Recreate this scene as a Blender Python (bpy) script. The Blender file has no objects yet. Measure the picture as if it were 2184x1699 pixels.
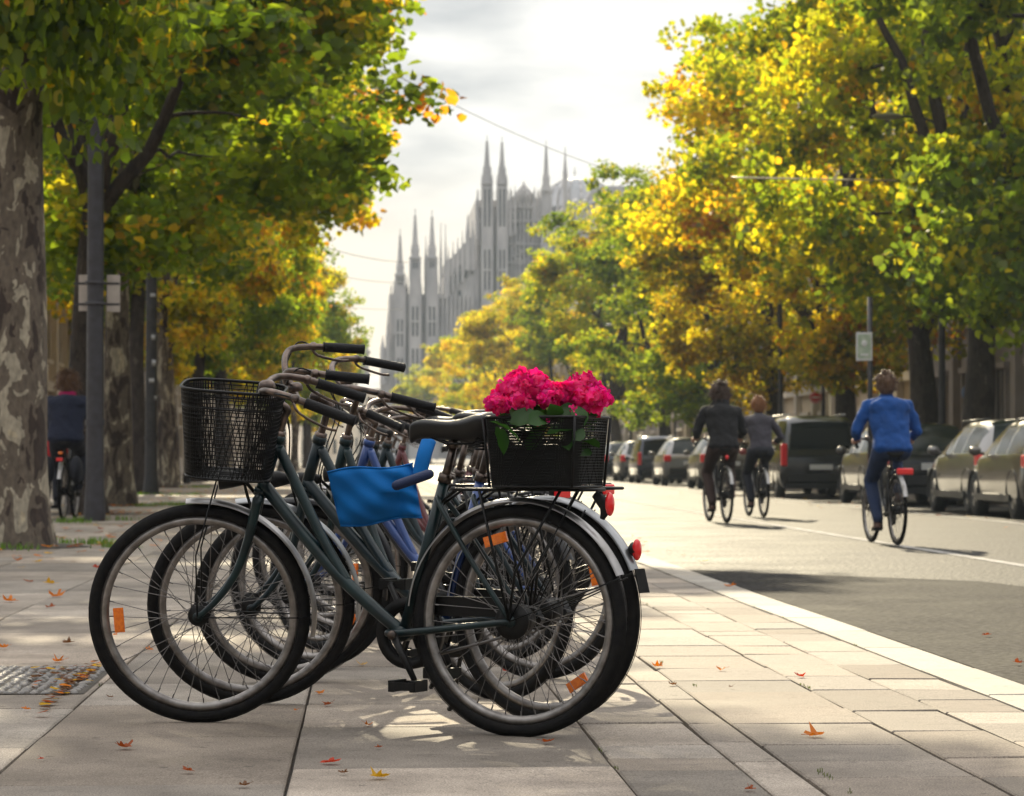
import bpy, bmesh, math, random
import numpy as np
from mathutils import Vector, Matrix
R = math.radians
S = bpy.context.scene
COL = S.collection
RNG = np.random.default_rng(7)
random.seed(7)
# ------------------------------------------------------------------ camera
CAM_H = 0.8426
F = 6067.0            # focal length in pixels of a 2184 px wide frame (100 mm lens)
cam = bpy.data.cameras.new('camera'); camo = bpy.data.objects.new('camera', cam); COL.objects.link(camo)
cam.lens = 100; cam.sensor_width = 36; cam.clip_start = 0.1; cam.clip_end = 6000
CR = Matrix.Rotation(-math.atan((1092-779)/F), 3, 'Z') @ Matrix.Rotation(R(90)+math.atan((978-849.5)/F), 3, 'X')
camo.matrix_world = Matrix.Translation((0, 0, CAM_H)) @ CR.to_4x4()
cam.dof.use_dof = True; cam.dof.focus_distance = 8.9; cam.dof.aperture_fstop = 9
S.camera = camo
# ------------------------------------------------------------------ world, sun
SUN_EL, SUN_AZ = R(27), R(-3.3)      # azimuth measured from +Y towards +X
sdir = Vector((math.sin(SUN_AZ)*math.cos(SUN_EL), math.cos(SUN_AZ)*math.cos(SUN_EL), math.sin(SUN_EL)))
W = bpy.data.worlds.new('World'); S.world = W; W.use_nodes = True
nt = W.node_tree; nt.nodes.clear()
def wn(t, **k):
    n = nt.nodes.new(t)
    for a, b in k.items(): setattr(n, a, b)
    return n
sky = wn('ShaderNodeTexSky', sky_type='NISHITA', sun_disc=False); sky.sun_elevation = SUN_EL; sky.sun_rotation = SUN_AZ
sky.dust_density = 0.6
tc = wn('ShaderNodeTexCoord')
skm = wn('ShaderNodeVectorMath', operation='SCALE'); nt.links.new(sky.outputs[0], skm.inputs[0]); skm.inputs['Scale'].default_value = 0.011
dt = wn('ShaderNodeVectorMath', operation='DOT_PRODUCT'); nt.links.new(tc.outputs['Generated'], dt.inputs[0]); dt.inputs[1].default_value = sdir
mr = wn('ShaderNodeMapRange', interpolation_type='SMOOTHSTEP'); nt.links.new(dt.outputs['Value'], mr.inputs[0])
mr.inputs[1].default_value = 0.1; mr.inputs[2].default_value = .85; mr.inputs[3].default_value = .24; mr.inputs[4].default_value = 0.49
# thin cloud streaks
mp = wn('ShaderNodeMapping'); mp.inputs['Scale'].default_value = (5.0, 5.0, 17.0); mp.inputs['Location'].default_value = (0.35, 0.0, 0.55)
nt.links.new(tc.outputs['Generated'], mp.inputs[0])
no = wn('ShaderNodeTexNoise'); no.inputs['Scale'].default_value = 2.0; no.inputs['Detail'].default_value = 6; no.inputs['Roughness'].default_value = .5
nt.links.new(mp.outputs[0], no.inputs['Vector'])
cr = wn('ShaderNodeValToRGB'); cr.color_ramp.elements[0].position = .44; cr.color_ramp.elements[0].color = (1.0, .965, .92, 1)
cr.color_ramp.elements[1].position = .62; cr.color_ramp.elements[1].color = (.44, .45, .48, 1)
nt.links.new(no.outputs[0], cr.inputs[0])
# clouds fade out close to the horizon
sp = wn('ShaderNodeSeparateXYZ'); nt.links.new(tc.outputs['Generated'], sp.inputs[0])
m2 = wn('ShaderNodeMapRange'); nt.links.new(sp.outputs['Z'], m2.inputs[0]); m2.inputs[1].default_value = .07; m2.inputs[2].default_value = .105
mx = wn('ShaderNodeMix', data_type='RGBA'); mx.inputs['A'].default_value = (1.0, .895, .77, 1)
nt.links.new(m2.outputs[0], mx.inputs['Factor']); nt.links.new(cr.outputs[0], mx.inputs['B'])
zb = wn('ShaderNodeMapRange', interpolation_type='SMOOTHSTEP'); nt.links.new(sp.outputs['Z'], zb.inputs[0]); zb.inputs[1].default_value = .25; zb.inputs[2].default_value = .85; zb.inputs[3].default_value = 0; zb.inputs[4].default_value = 1.0
am = wn('ShaderNodeMath', operation='ADD'); nt.links.new(mr.outputs[0], am.inputs[0]); nt.links.new(zb.outputs[0], am.inputs[1])
sc2 = wn('ShaderNodeVectorMath', operation='SCALE'); nt.links.new(mx.outputs['Result'], sc2.inputs[0]); nt.links.new(am.outputs[0], sc2.inputs['Scale'])
ad = wn('ShaderNodeVectorMath', operation='ADD'); nt.links.new(skm.outputs[0], ad.inputs[0]); nt.links.new(sc2.outputs[0], ad.inputs[1])
bg = wn('ShaderNodeBackground'); nt.links.new(ad.outputs[0], bg.inputs['Color']); bg.inputs['Strength'].default_value = 1.0
wo = wn('ShaderNodeOutputWorld'); nt.links.new(bg.outputs[0], wo.inputs['Surface'])
sl = bpy.data.lights.new('sun', 'SUN'); sl.energy = 5.0; sl.angle = R(0.6); sl.color = (1.0, .86, .60)
so = bpy.data.objects.new('sun', sl); COL.objects.link(so); so.rotation_euler = (-sdir).to_track_quat('-Z', 'Y').to_euler()
S.view_settings.view_transform = 'Standard'; S.view_settings.look = 'None'; S.view_settings.exposure = 0.76; S.view_settings.gamma = 1
cy = S.cycles; cy.use_denoising = True; cy.max_bounces = 6; cy.diffuse_bounces = 3; cy.glossy_bounces = 3; cy.transmission_bounces = 4
cy.volume_bounces = 0; cy.transparent_max_bounces = 8; cy.caustics_reflective = False; cy.caustics_refractive = False
# ------------------------------------------------------------------ placement helpers: pixels of the 2184 px frame
def ray(u, v):
    return CR @ Vector(((u-1092)/F, -(v-849.5)/F, -1.0))
def G(u, v, z=0.0):
    r = ray(u, v); t = (z-CAM_H)/r.z; return Vector((0, 0, CAM_H)) + r*t
def AT(u, v, d):
    r = ray(u, v); return Vector((0, 0, CAM_H)) + r*(d/r.y)
# ------------------------------------------------------------------ materials
def _n(m, t, **k):
    n = m.node_tree.nodes.new(t)
    for a, b in k.items(): setattr(n, a, b)
    return n
def mat(name, col, rough=.5, metal=0, col2=None, scale=20, bump=0, bscale=None, detail=4, spec=.5, lo=.35, hi=.65, coat=0, stretch=None, emit=0):
    m = bpy.data.materials.new(name); m.use_nodes = True; L = m.node_tree.links
    b = m.node_tree.nodes['Principled BSDF']
    b.inputs['Base Color'].default_value = (*col, 1); b.inputs['Roughness'].default_value = rough; b.inputs['Metallic'].default_value = metal
    b.inputs['Specular IOR Level'].default_value = spec; b.inputs['Coat Weight'].default_value = coat; b.inputs['Coat Roughness'].default_value = .1
    t = _n(m, 'ShaderNodeTexCoord'); src = t.outputs['Object']
    if stretch:
        mpn = _n(m, 'ShaderNodeMapping'); mpn.inputs['Scale'].default_value = stretch; L.new(src, mpn.inputs[0]); src = mpn.outputs[0]
    if col2:
        n = _n(m, 'ShaderNodeTexNoise'); n.inputs['Scale'].default_value = scale; n.inputs['Detail'].default_value = detail; L.new(src, n.inputs['Vector'])
        r = _n(m, 'ShaderNodeValToRGB'); r.color_ramp.elements[0].position = lo; r.color_ramp.elements[1].position = hi
        r.color_ramp.elements[0].color = (*col, 1); r.color_ramp.elements[1].color = (*col2, 1)
        L.new(n.outputs[0], r.inputs[0]); L.new(r.outputs[0], b.inputs['Base Color'])
    if bump:
        n = _n(m, 'ShaderNodeTexNoise'); n.inputs['Scale'].default_value = bscale or scale*4; n.inputs['Detail'].default_value = 5; L.new(src, n.inputs['Vector'])
        u = _n(m, 'ShaderNodeBump'); u.inputs['Strength'].default_value = bump; u.inputs['Distance'].default_value = .01
        L.new(n.outputs[0], u.inputs['Height']); L.new(u.outputs[0], b.inputs['Normal'])
    if emit:
        b.inputs['Emission Color'].default_value = (*col, 1); b.inputs['Emission Strength'].default_value = emit
    return m
M = {}
M['rubber'] = mat('rubber', (.005, .005, .006), .65, col2=(.012, .011, .010), scale=40, bump=.15, spec=.14)
M['alu'] = mat('aluminium', (.33, .31, .295), .42, .9, col2=(.20, .185, .175), scale=30)
M['chrome'] = mat('chrome', (.06, .05, .045), .30, 1.0, col2=(.17, .13, .11), scale=25)
M['guard'] = mat('mudguard_metal', (.42, .41, .41), .34, .9, col2=(.26, .25, .24), scale=12)
M['steel'] = mat('spoke_steel', (.16, .15, .145), .4, .8)
M['black'] = mat('black_plastic', (.006, .006, .006), .42, col2=(.010, .009, .009), scale=60, spec=.2)
M['blackwire'] = mat('black_coated_wire', (.003, .003, .003), .38, spec=.22)
M['leather'] = mat('saddle_vinyl', (.005, .0045, .0045), .40, spec=.35, bump=.12, bscale=220)
M['grip'] = mat('grip_rubber', (.007, .007, .008), .55, spec=.2, bump=.3, bscale=160)
M['teal'] = mat('teal_paint', (.002, .009, .011), .30, .15, col2=(.004, .020, .022), scale=18, spec=.35, coat=.12)
M['teal2'] = mat('dark_teal_paint', (.003, .016, .022), .32, .15, col2=(.002, .009, .012), scale=14, spec=.35, coat=.12)
M['blue'] = mat('blue_paint', (.012, .055, .22), .30, .2, col2=(.008, .035, .16), scale=16, coat=.5)
M['darkpaint'] = mat('black_paint', (.004, .004, .006), .32, .1, col2=(.008, .008, .010), scale=18, spec=.35, coat=.12)
M['burg'] = mat('burgundy_paint', (.09, .010, .014), .30, .1, coat=.4)
M['silverpaint'] = mat('silver_paint', (.30, .31, .32), .32, .6, coat=.3)
M['orange'] = mat('orange_reflector', (.90, .22, .01), .22, col2=(.75, .15, .01), scale=120, coat=.5)
M['redlens'] = mat('red_lens', (.80, .012, .015), .18, coat=.5)
M['clear'] = mat('clear_lens', (.55, .55, .52), .12, coat=.6)
M['bagblue'] = mat('blue_canvas', (.002, .135, .43), .8, spec=.2, col2=(.002, .11, .36), scale=6, bump=.25, bscale=420)
M['orangecloth'] = mat('tan_plastic', (.45, .16, .03), .5)
# ------------------------------------------------------------------ mesh builder
class MB:
    def __init__(s): s.v = []; s.f = []; s.sm = []
    def add(s, vs, fs, smooth=True, T=None):
        o = len(s.v)
        if T is not None: vs = [T @ Vector(p) for p in vs]
        s.v.extend([tuple(p) for p in vs]); s.f.extend([tuple(i+o for i in f) for f in fs]); s.sm.extend([smooth]*len(fs)); return s
    def box(s, c, d, T=None, rot=None):
        x, y, z = d[0]/2, d[1]/2, d[2]/2
        vs = [Vector((a*x, b*y, e*z)) for a in (-1, 1) for b in (-1, 1) for e in (-1, 1)]
        if rot: 
            Rm = Matrix.Rotation(rot[1], 3, rot[0]); vs = [Rm @ p for p in vs]
        vs = [p+Vector(c) for p in vs]
        return s.add(vs, [(0, 1, 3, 2), (4, 6, 7, 5), (0, 4, 5, 1), (2, 3, 7, 6), (0, 2, 6, 4), (1, 5, 7, 3)], False, T)
    def tube(s, pts, r, n=10, T=None, closed=False, cap=True, flat=1.0, roundcap=False):
        P = [Vector(p) for p in pts]
        rs = list(r) if hasattr(r, '__len__') else [r]*len(P)
        if roundcap:
            d0 = (P[0]-P[1]).normalized(); d1 = (P[-1]-P[-2]).normalized(); a, b = rs[0], rs[-1]
            P = [P[0]+d0*a*.98, P[0]+d0*a*.7]+P+[P[-1]+d1*b*.7, P[-1]+d1*b*.98]; rs = [a*.25, a*.74]+rs+[b*.74, b*.25]
        m = len(P); vs = []; fs = []; up = None
        for i in range(m):
            if closed: t = (P[(i+1) % m]-P[i-1])
            else: t = (P[min(i+1, m-1)]-P[max(i-1, 0)])
            t.normalize()
            if up is None:
                up = Vector((0, 0, 1)) if abs(t.z) < .9 else Vector((1, 0, 0))
            a = (up - t*up.dot(t))
            if a.length < 1e-6: a = t.orthogonal()
            a.normalize(); b = t.cross(a); up = a
            for k in range(n):
                q = 2*math.pi*k/n
                vs.append(P[i]+(a*math.cos(q)+b*math.sin(q)*flat)*rs[i])
        for i in range(m if closed else m-1):
            j = (i+1) % m
            for k in range(n):
                l = (k+1) % n
                fs.append((i*n+k, i*n+l, j*n+l, j*n+k))
        if cap and not closed:
            fs.append(tuple(range(n-1, -1, -1))); fs.append(tuple((m-1)*n+k for k in range(n)))
        return s.add(vs, fs, True, T)
    def lathe(s, prof, n=24, axis='Z', T=None, closed=False, c=(0, 0, 0), a0=0, a1=None):
        """prof: list of (radius, along-axis)"""
        full = a1 is None
        a1 = 2*math.pi if full else a1
        cnt = n if full else n+1
        vs = []; m = len(prof)
        for k in range(cnt):
            q = a0+(a1-a0)*k/n
            for (r_, h) in prof:
                if axis == 'Z': p = (r_*math.cos(q), r_*math.sin(q), h)
                elif axis == 'Y': p = (r_*math.cos(q), h, r_*math.sin(q))
                else: p = (h, r_*math.cos(q), r_*math.sin(q))
                vs.append((p[0]+c[0], p[1]+c[1], p[2]+c[2]))
        fs = []
        for k in range(n):
            l = (k+1) % cnt
            for i in range(m if closed else m-1):
                j = (i+1) % m
                fs.append((k*m+i, k*m+j, l*m+j, l*m+i))
        return s.add(vs, fs, True, T)
    def ball(s, c, r, n=12, T=None):
        rr = r if hasattr(r, '__len__') else (r, r, r)
        prof = [(math.sin(math.pi*i/n), -math.cos(math.pi*i/n)) for i in range(n+1)]
        vs = []; 
        for k in range(n*2):
            q = math.pi*k/n
            for (a, h) in prof: vs.append((c[0]+rr[0]*a*math.cos(q), c[1]+rr[1]*a*math.sin(q), c[2]+rr[2]*h))
        fs = [(k*(n+1)+i, ((k+1) % (2*n))*(n+1)+i, ((k+1) % (2*n))*(n+1)+i+1, k*(n+1)+i+1) for k in range(2*n) for i in range(n)]
        return s.add(vs, fs, True, T)
    def build(s, name, m=None, parent=None, loc=None, bevel=0, mats=None, fix=True, sub=0):
        me = bpy.data.meshes.new(name); me.from_pydata(s.v, [], s.f); 
        me.polygons.foreach_set('use_smooth', s.sm)
        if fix:
            bm = bmesh.new(); bm.from_mesh(me); bmesh.ops.remove_doubles(bm, verts=bm.verts, dist=1e-6)
            bmesh.ops.recalc_face_normals(bm, faces=bm.faces); bm.to_mesh(me); bm.free()
        o = bpy.data.objects.new(name, me); COL.objects.link(o)
        if m is not None: me.materials.append(M[m] if isinstance(m, str) else m)
        if parent is not None: o.parent = parent
        if loc is not None: o.location = loc
        if bevel:
            b = o.modifiers.new('bevel', 'BEVEL'); b.width = bevel; b.segments = 2; b.limit_method = 'ANGLE'
        if sub:
            b = o.modifiers.new('sub', 'SUBSURF'); b.levels = sub; b.render_levels = sub
        return o
def tag(o, label=None, cat=None, group=None, kind=None):
    if label: o['label'] = label
    if cat: o['category'] = cat
    if group: o['group'] = group
    if kind: o['kind'] = kind
    return o
def empty(name, loc=(0, 0, 0), rz=0, label=None, cat=None, group=None):
    o = bpy.data.objects.new(name, None); o.empty_display_size = .1; COL.objects.link(o); o.location = loc; o.rotation_euler = (0, 0, rz)
    return tag(o, label, cat, group)
def copy_tree(o, parent=None):
    c = o.copy(); COL.objects.link(c)
    if parent is not None: c.parent = parent
    for ch in list(o.children): copy_tree(ch, c)
    return c
def spline(pts, n=6):
    P = [Vector(p) for p in pts]; out = []
    for i in range(len(P)-1):
        p0 = P[max(i-1, 0)]; p1 = P[i]; p2 = P[i+1]; p3 = P[min(i+2, len(P)-1)]
        for k in range(n):
            t = k/n
            out.append(.5*((2*p1)+(p2-p0)*t+(2*p0-5*p1+4*p2-p3)*t*t+(3*p1-p0-3*p2+p3)*t**3))
    out.append(P[-1]); return out
# ------------------------------------------------------------------ ground
def ground_mat(name, c1, c2, speck, rough, scale=3.0, spk=260, attr=False, bump=.35, bdist=.004, spec=.5):
    m = bpy.data.materials.new(name); m.use_nodes = True; L = m.node_tree.links; b = m.node_tree.nodes['Principled BSDF']
    t = _n(m, 'ShaderNodeTexCoord')
    n1 = _n(m, 'ShaderNodeTexNoise'); n1.inputs['Scale'].default_value = scale; n1.inputs['Detail'].default_value = 7; n1.inputs['Roughness'].default_value = .6; L.new(t.outputs['Object'], n1.inputs['Vector'])
    r1 = _n(m, 'ShaderNodeValToRGB'); r1.color_ramp.elements[0].position = .32; r1.color_ramp.elements[1].position = .68
    r1.color_ramp.elements[0].color = (*c1, 1); r1.color_ramp.elements[1].color = (*c2, 1); L.new(n1.outputs[0], r1.inputs[0])
    n2 = _n(m, 'ShaderNodeTexNoise'); n2.inputs['Scale'].default_value = spk; n2.inputs['Detail'].default_value = 3; L.new(t.outputs['Object'], n2.inputs['Vector'])
    r2 = _n(m, 'ShaderNodeMapRange'); L.new(n2.outputs[0], r2.inputs[0]); r2.inputs[1].default_value = .3; r2.inputs[2].default_value = .7; r2.inputs[3].default_value = 1-speck; r2.inputs[4].default_value = 1+speck
    v = _n(m, 'ShaderNodeVectorMath', operation='SCALE'); L.new(r1.outputs[0], v.inputs[0]); L.new(r2.outputs[0], v.inputs['Scale'])
    out = v.outputs[0]
    n3 = _n(m, 'ShaderNodeTexNoise'); n3.inputs['Scale'].default_value = 14; n3.inputs['Detail'].default_value = 8; n3.inputs['Roughness'].default_value = .7; n3.inputs['Distortion'].default_value = 1.2; L.new(t.outputs['Object'], n3.inputs['Vector'])
    r3 = _n(m, 'ShaderNodeMapRange'); L.new(n3.outputs[0], r3.inputs[0]); r3.inputs[1].default_value = .54; r3.inputs[2].default_value = .72; r3.inputs[3].default_value = 1.0; r3.inputs[4].default_value = .62
    v3 = _n(m, 'ShaderNodeVectorMath', operation='SCALE'); L.new(out, v3.inputs[0]); L.new(r3.outputs[0], v3.inputs['Scale']); out = v3.outputs[0]
    vo = _n(m, 'ShaderNodeTexVoronoi'); vo.inputs['Scale'].default_value = 5.5; L.new(t.outputs['Object'], vo.inputs['Vector'])
    r4 = _n(m, 'ShaderNodeMapRange'); L.new(vo.outputs['Distance'], r4.inputs[0]); r4.inputs[1].default_value = .05; r4.inputs[2].default_value = .085; r4.inputs[3].default_value = .55; r4.inputs[4].default_value = 1.0
    v4 = _n(m, 'ShaderNodeVectorMath', operation='SCALE'); L.new(out, v4.inputs[0]); L.new(r4.outputs[0], v4.inputs['Scale']); out = v4.outputs[0]
    if attr:
        a = _n(m, 'ShaderNodeAttribute', attribute_name='tone'); mu = _n(m, 'ShaderNodeVectorMath', operation='MULTIPLY')
        L.new(out, mu.inputs[0]); L.new(a.outputs['Color'], mu.inputs[1]); out = mu.outputs[0]
    L.new(out, b.inputs['Base Color'])
    rr = _n(m, 'ShaderNodeMapRange'); L.new(n1.outputs[0], rr.inputs[0]); rr.inputs[1].default_value = .3; rr.inputs[2].default_value = .7; rr.inputs[3].default_value = rough-.08; rr.inputs[4].default_value = rough+.1
    L.new(rr.outputs[0], b.inputs['Roughness']); b.inputs['Specular IOR Level'].default_value = spec
    u = _n(m, 'ShaderNodeBump'); u.inputs['Strength'].default_value = bump; u.inputs['Distance'].default_value = bdist; L.new(n2.outputs[0], u.inputs['Height']); L.new(u.outputs[0], b.inputs['Normal'])
    return m
M['slab'] = ground_mat('stone_slab', (.165, .139, .114), (.31, .267, .222), .5, .80, 2.2, 190, True, spec=.22)
M['asphalt'] = ground_mat('asphalt', (.016, .015, .015), (.055, .052, .049), 1.0, .62, .9, 24, False, 1.0, .012, spec=.12)
M['kerbstone'] = ground_mat('kerb_stone', (.22, .195, .165), (.38, .35, .30), .36, .78, 3, 200, True)
M['paint'] = ground_mat('road_paint', (.09, .085, .082), (.52, .50, .47), .35, .78, 4.5, 60, spec=.12)
M['joint'] = ground_mat('joint_dirt', (.035, .030, .024), (.07, .058, .045), .4, .9, 6, 120)
M['earth'] = ground_mat('far_ground', (.12, .11, .09), (.17, .155, .13), .3, .9, .3, 20)
def sheet(name, x0, x1, y0, y1, z, m, th=0):
    b = MB(); b.add([(x0, y0, z), (x1, y0, z), (x1, y1, z), (x0, y1, z)], [(0, 1, 2, 3)], False)
    o = b.build(name, m, fix=False); o['kind'] = 'structure'; return o
sheet('ground', -900, 900, -60, 3200, -.07, 'earth')
sheet('pavement_bed', -14, 2.30, -8, 400, -.022, 'joint')
sheet('road', 2.30, 11.2, -8, 900, -.006, 'asphalt')
# paving slabs: bevelled blocks with their own tone and small differences of level
def slabs(name, cols, y0, y1, lens, z, m, gap=.011, seed=3, tonevar=.30, th=.03, chips=.05):
    rg = random.Random(seed); vs = []; fs = []; tones = []
    for (xa, xb, la, lb) in cols:
        y = y0-rg.random()*lb
        while y < y1:
            l = rg.uniform(la, lb)
            if y > 45: l *= 3
            t = 1+rg.uniform(-tonevar, tonevar); w = rg.uniform(-.03, .03)
            g = gap*rg.uniform(.4, 1.3)
            zz = z+rg.uniform(-.0016, .0016); tx = rg.uniform(-.0012, .0012); ty = rg.uniform(-.0012, .0012)
            X0, X1, Y0, Y1 = xa+g/2, xb-g/2, y+g/2, y+l-g/2; e = .006; o = len(vs)
            # slightly uneven outline
            j = lambda: rg.uniform(-.003, .003)
            c = [(X0+j(), Y0+j()), (X1+j(), Y0+j()), (X1+j(), Y1+j()), (X0+j(), Y1+j())]
            ins = [(c[0][0]+e, c[0][1]+e), (c[1][0]-e, c[1][1]+e), (c[2][0]-e, c[2][1]-e), (c[3][0]+e, c[3][1]-e)]
            zt = [zz-tx-ty, zz+tx-ty, zz+tx+ty, zz-tx+ty]
            for k in range(4): vs.append((ins[k][0], ins[k][1], zt[k]))
            for k in range(4): vs.append((c[k][0], c[k][1], zt[k]-.004))
            for k in range(4): vs.append((c[k][0], c[k][1], zz-th))
            fs.append((o, o+1, o+2, o+3))
            for k in range(4):
                l2 = (k+1) % 4
                fs.append((o+4+k, o+4+l2, o+l2, o+k)); fs.append((o+8+k, o+8+l2, o+4+l2, o+4+k))
            tones.extend([(t*(1+w), t, t*(1-w), 1)]*12); y += l
    me = bpy.data.meshes.new(name); me.from_pydata(vs, [], fs); me.materials.append(M[m])
    a = me.color_attributes.new('tone', 'FLOAT_COLOR', 'POINT'); a.data.foreach_set('color', np.array(tones, dtype=np.float32).ravel())
    o = bpy.data.objects.new(name, me); COL.objects.link(o); return o
cols = [(-14, -10, 1.2, 2.4), (-10, -6.2, 1.2, 2.4), (-6.2, -4.9, 1.0, 1.6), (-4.9, -3.9, 1.4, 2.2), (-3.9, -2.85, 1.0, 1.8), (-2.85, -1.9, 1.2, 2.0), (-1.9, -.98, 1.1, 1.7), (-.98, -.2, .8, 1.45), (-.2, .68, .6, 1.4),
        (.68, 1.02, .3, .9), (1.02, 1.16, .5, 1.5), (1.16, 1.62, .35, .8), (1.62, 1.92, .3, .9), (1.92, 2.2, .4, .8)]
o = slabs('pavement', cols, 2.5, 300, None, 0, 'slab'); o['kind'] = 'structure'
o = slabs('kerb', [(2.205, 2.44, .9, 1.3)], 2, 600, None, .004, 'kerbstone', gap=.008, seed=5, tonevar=.16, th=.04); o['kind'] = 'structure'
# lane lines (worn paint) as sheets 4 mm above the asphalt
def stripe(name, x0, x1, y0, y1, n=1, z=-.002, wob=.006, m='paint'):
    b = MB(); N = max(2, int((y1-y0)/.8)); rg = random.Random(int(x0*100)); vs = []
    for i in range(N+1):
        y = y0+(y1-y0)*i/N
        vs += [(x0+rg.uniform(-wob, wob), y, z), (x1+rg.uniform(-wob, wob), y, z)]
    b.add(vs, [(2*i, 2*i+1, 2*i+3, 2*i+2) for i in range(N)], False); o = b.build(name, m, fix=False); o['kind'] = 'structure'; return o
M['shadeasphalt'] = ground_mat('shaded_asphalt', (.010, .0095, .009), (.040, .037, .035), 1.0, .80, 1.6, 24, False, 1.0, .008, spec=.07)  # asphalt colour darkened to stand for tree shade beside the kerb
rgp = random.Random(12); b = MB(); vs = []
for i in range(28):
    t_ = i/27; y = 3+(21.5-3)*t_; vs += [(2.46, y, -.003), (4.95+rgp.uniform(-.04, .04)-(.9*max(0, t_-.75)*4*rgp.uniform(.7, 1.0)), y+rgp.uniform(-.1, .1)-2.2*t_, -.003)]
b.add(vs, [(2*i, 2*i+1, 2*i+3, 2*i+2) for i in range(27)], False); o = b.build('road_shade', 'shadeasphalt', fix=False); o['kind'] = 'structure'  # ragged dark sheet: shadow on the near road, painted as colour
M['asphalt2'] = M['asphalt']
stripe('lane_marking', 5.12, 5.24, 4, 300)
stripe('parking_marking', 8.42, 8.52, 30, 300)
# right-hand pavement behind the parked cars, a real kerb step
b = MB(); b.box((15.4, 300, .03), (8.4, 640, .16)); o = b.build('side_pavement', 'slab', bevel=0); o['kind'] = 'structure'
a = o.data.color_attributes.new('tone', 'FLOAT_COLOR', 'POINT'); a.data.foreach_set('color', np.ones(len(o.data.vertices)*4, dtype=np.float32))
# tree pits: bare earth with leaves
def disc(name, c, r, z, m, seed=0, kind='structure'):
    rg = random.Random(seed); n = 26; b = MB()
    b.add([(c[0], c[1], z)]+[(c[0]+r*rg.uniform(.82, 1.1)*math.cos(2*math.pi*k/n), c[1]+r*1.5*rg.uniform(.82, 1.1)*math.sin(2*math.pi*k/n), z) for k in range(n)],
          [(0, 1+k, 1+(k+1) % n) for k in range(n)], False)
    o = b.build(name, m, fix=False); o['kind'] = kind; return o
# ------------------------------------------------------------------ trees
def leaf_mat(name, tr=.60, sat=1.0, tcol=(1.0, 1.0, .6), k=2.4, gam=1.0):
    m = bpy.data.materials.new(name); m.use_nodes = True; N = m.node_tree; L = N.links; N.nodes.clear()
    a = _n(m, 'ShaderNodeAttribute', attribute_name='leafcol')
    d = _n(m, 'ShaderNodeBsdfDiffuse'); t = _n(m, 'ShaderNodeBsdfTranslucent'); g = _n(m, 'ShaderNodeBsdfGlossy'); g.inputs['Roughness'].default_value = .38
    g.inputs['Color'].default_value = (.9, .9, .85, 1)
    L.new(a.outputs['Color'], d.inputs['Color'])
    gm = _n(m, 'ShaderNodeGamma'); gm.inputs['Gamma'].default_value = gam; L.new(a.outputs['Color'], gm.inputs['Color'])
    mu = _n(m, 'ShaderNodeVectorMath', operation='MULTIPLY'); mu.inputs[1].default_value = (tcol[0]*k, tcol[1]*k, tcol[2]*k); L.new(gm.outputs[0], mu.inputs[0]); L.new(mu.outputs[0], t.inputs['Color'])
    x = _n(m, 'ShaderNodeMixShader'); x.inputs[0].default_value = tr; L.new(d.outputs[0], x.inputs[1]); L.new(t.outputs[0], x.inputs[2])
    y = _n(m, 'ShaderNodeMixShader'); y.inputs[0].default_value = .022; L.new(x.outputs[0], y.inputs[1]); L.new(g.outputs[0], y.inputs[2])
    o = _n(m, 'ShaderNodeOutputMaterial'); L.new(y.outputs[0], o.inputs['Surface']); return m
M['leaf'] = leaf_mat('foliage', .73, k=1.5, tcol=(1, .90, .18), gam=.64)
def bark_mat(name, dark, mid, pale, th=.60, sc=3.0):
    m = bpy.data.materials.new(name); m.use_nodes = True; L = m.node_tree.links; b = m.node_tree.nodes['Principled BSDF']; b.inputs['Roughness'].default_value = .85
    t = _n(m, 'ShaderNodeTexCoord'); mp = _n(m, 'ShaderNodeMapping'); mp.inputs['Scale'].default_value = (1, 1, .45); L.new(t.outputs['Object'], mp.inputs[0])
    n1 = _n(m, 'ShaderNodeTexNoise'); n1.inputs['Scale'].default_value = sc*1.9; n1.inputs['Detail'].default_value = 3; n1.inputs['Distortion'].default_value = .6; L.new(mp.outputs[0], n1.inputs['Vector'])
    r1 = _n(m, 'ShaderNodeValToRGB'); r1.color_ramp.interpolation = 'CONSTANT'
    e = r1.color_ramp.elements; e[0].position = 0; e[0].color = (*dark, 1); e[1].position = .44; e[1].color = (*mid, 1)
    q = e.new(th); q.color = (*pale, 1); q = e.new(th+.12); q.color = (pale[0]*1.25, pale[1]*1.2, pale[2]*1.1, 1)
    L.new(n1.outputs[0], r1.inputs[0])
    n2 = _n(m, 'ShaderNodeTexNoise'); n2.inputs['Scale'].default_value = 26; n2.inputs['Detail'].default_value = 6; L.new(mp.outputs[0], n2.inputs['Vector'])
    mr_ = _n(m, 'ShaderNodeMapRange'); L.new(n2.outputs[0], mr_.inputs[0]); mr_.inputs[1].default_value = .25; mr_.inputs[2].default_value = .75; mr_.inputs[3].default_value = .55; mr_.inputs[4].default_value = 1.4
    v = _n(m, 'ShaderNodeVectorMath', operation='SCALE'); L.new(r1.outputs[0], v.inputs[0]); L.new(mr_.outputs[0], v.inputs['Scale']); L.new(v.outputs[0], b.inputs['Base Color'])
    u = _n(m, 'ShaderNodeBump'); u.inputs['Strength'].default_value = .9; u.inputs['Distance'].default_value = .015
    ad_ = _n(m, 'ShaderNodeMath', operation='ADD'); L.new(n1.outputs[0], ad_.inputs[0]); L.new(n2.outputs[0], ad_.inputs[1]); L.new(ad_.outputs[0], u.inputs['Height']); L.new(u.outputs[0], b.inputs['Normal'])
    return m
M['bark'] = bark_mat('plane_bark', (.040, .026, .019), (.115, .090, .066), (.32, .28, .21), .575)
M['bark2'] = bark_mat('dark_bark', (.026, .018, .014), (.045, .033, .026), (.10, .085, .065), .66)
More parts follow.
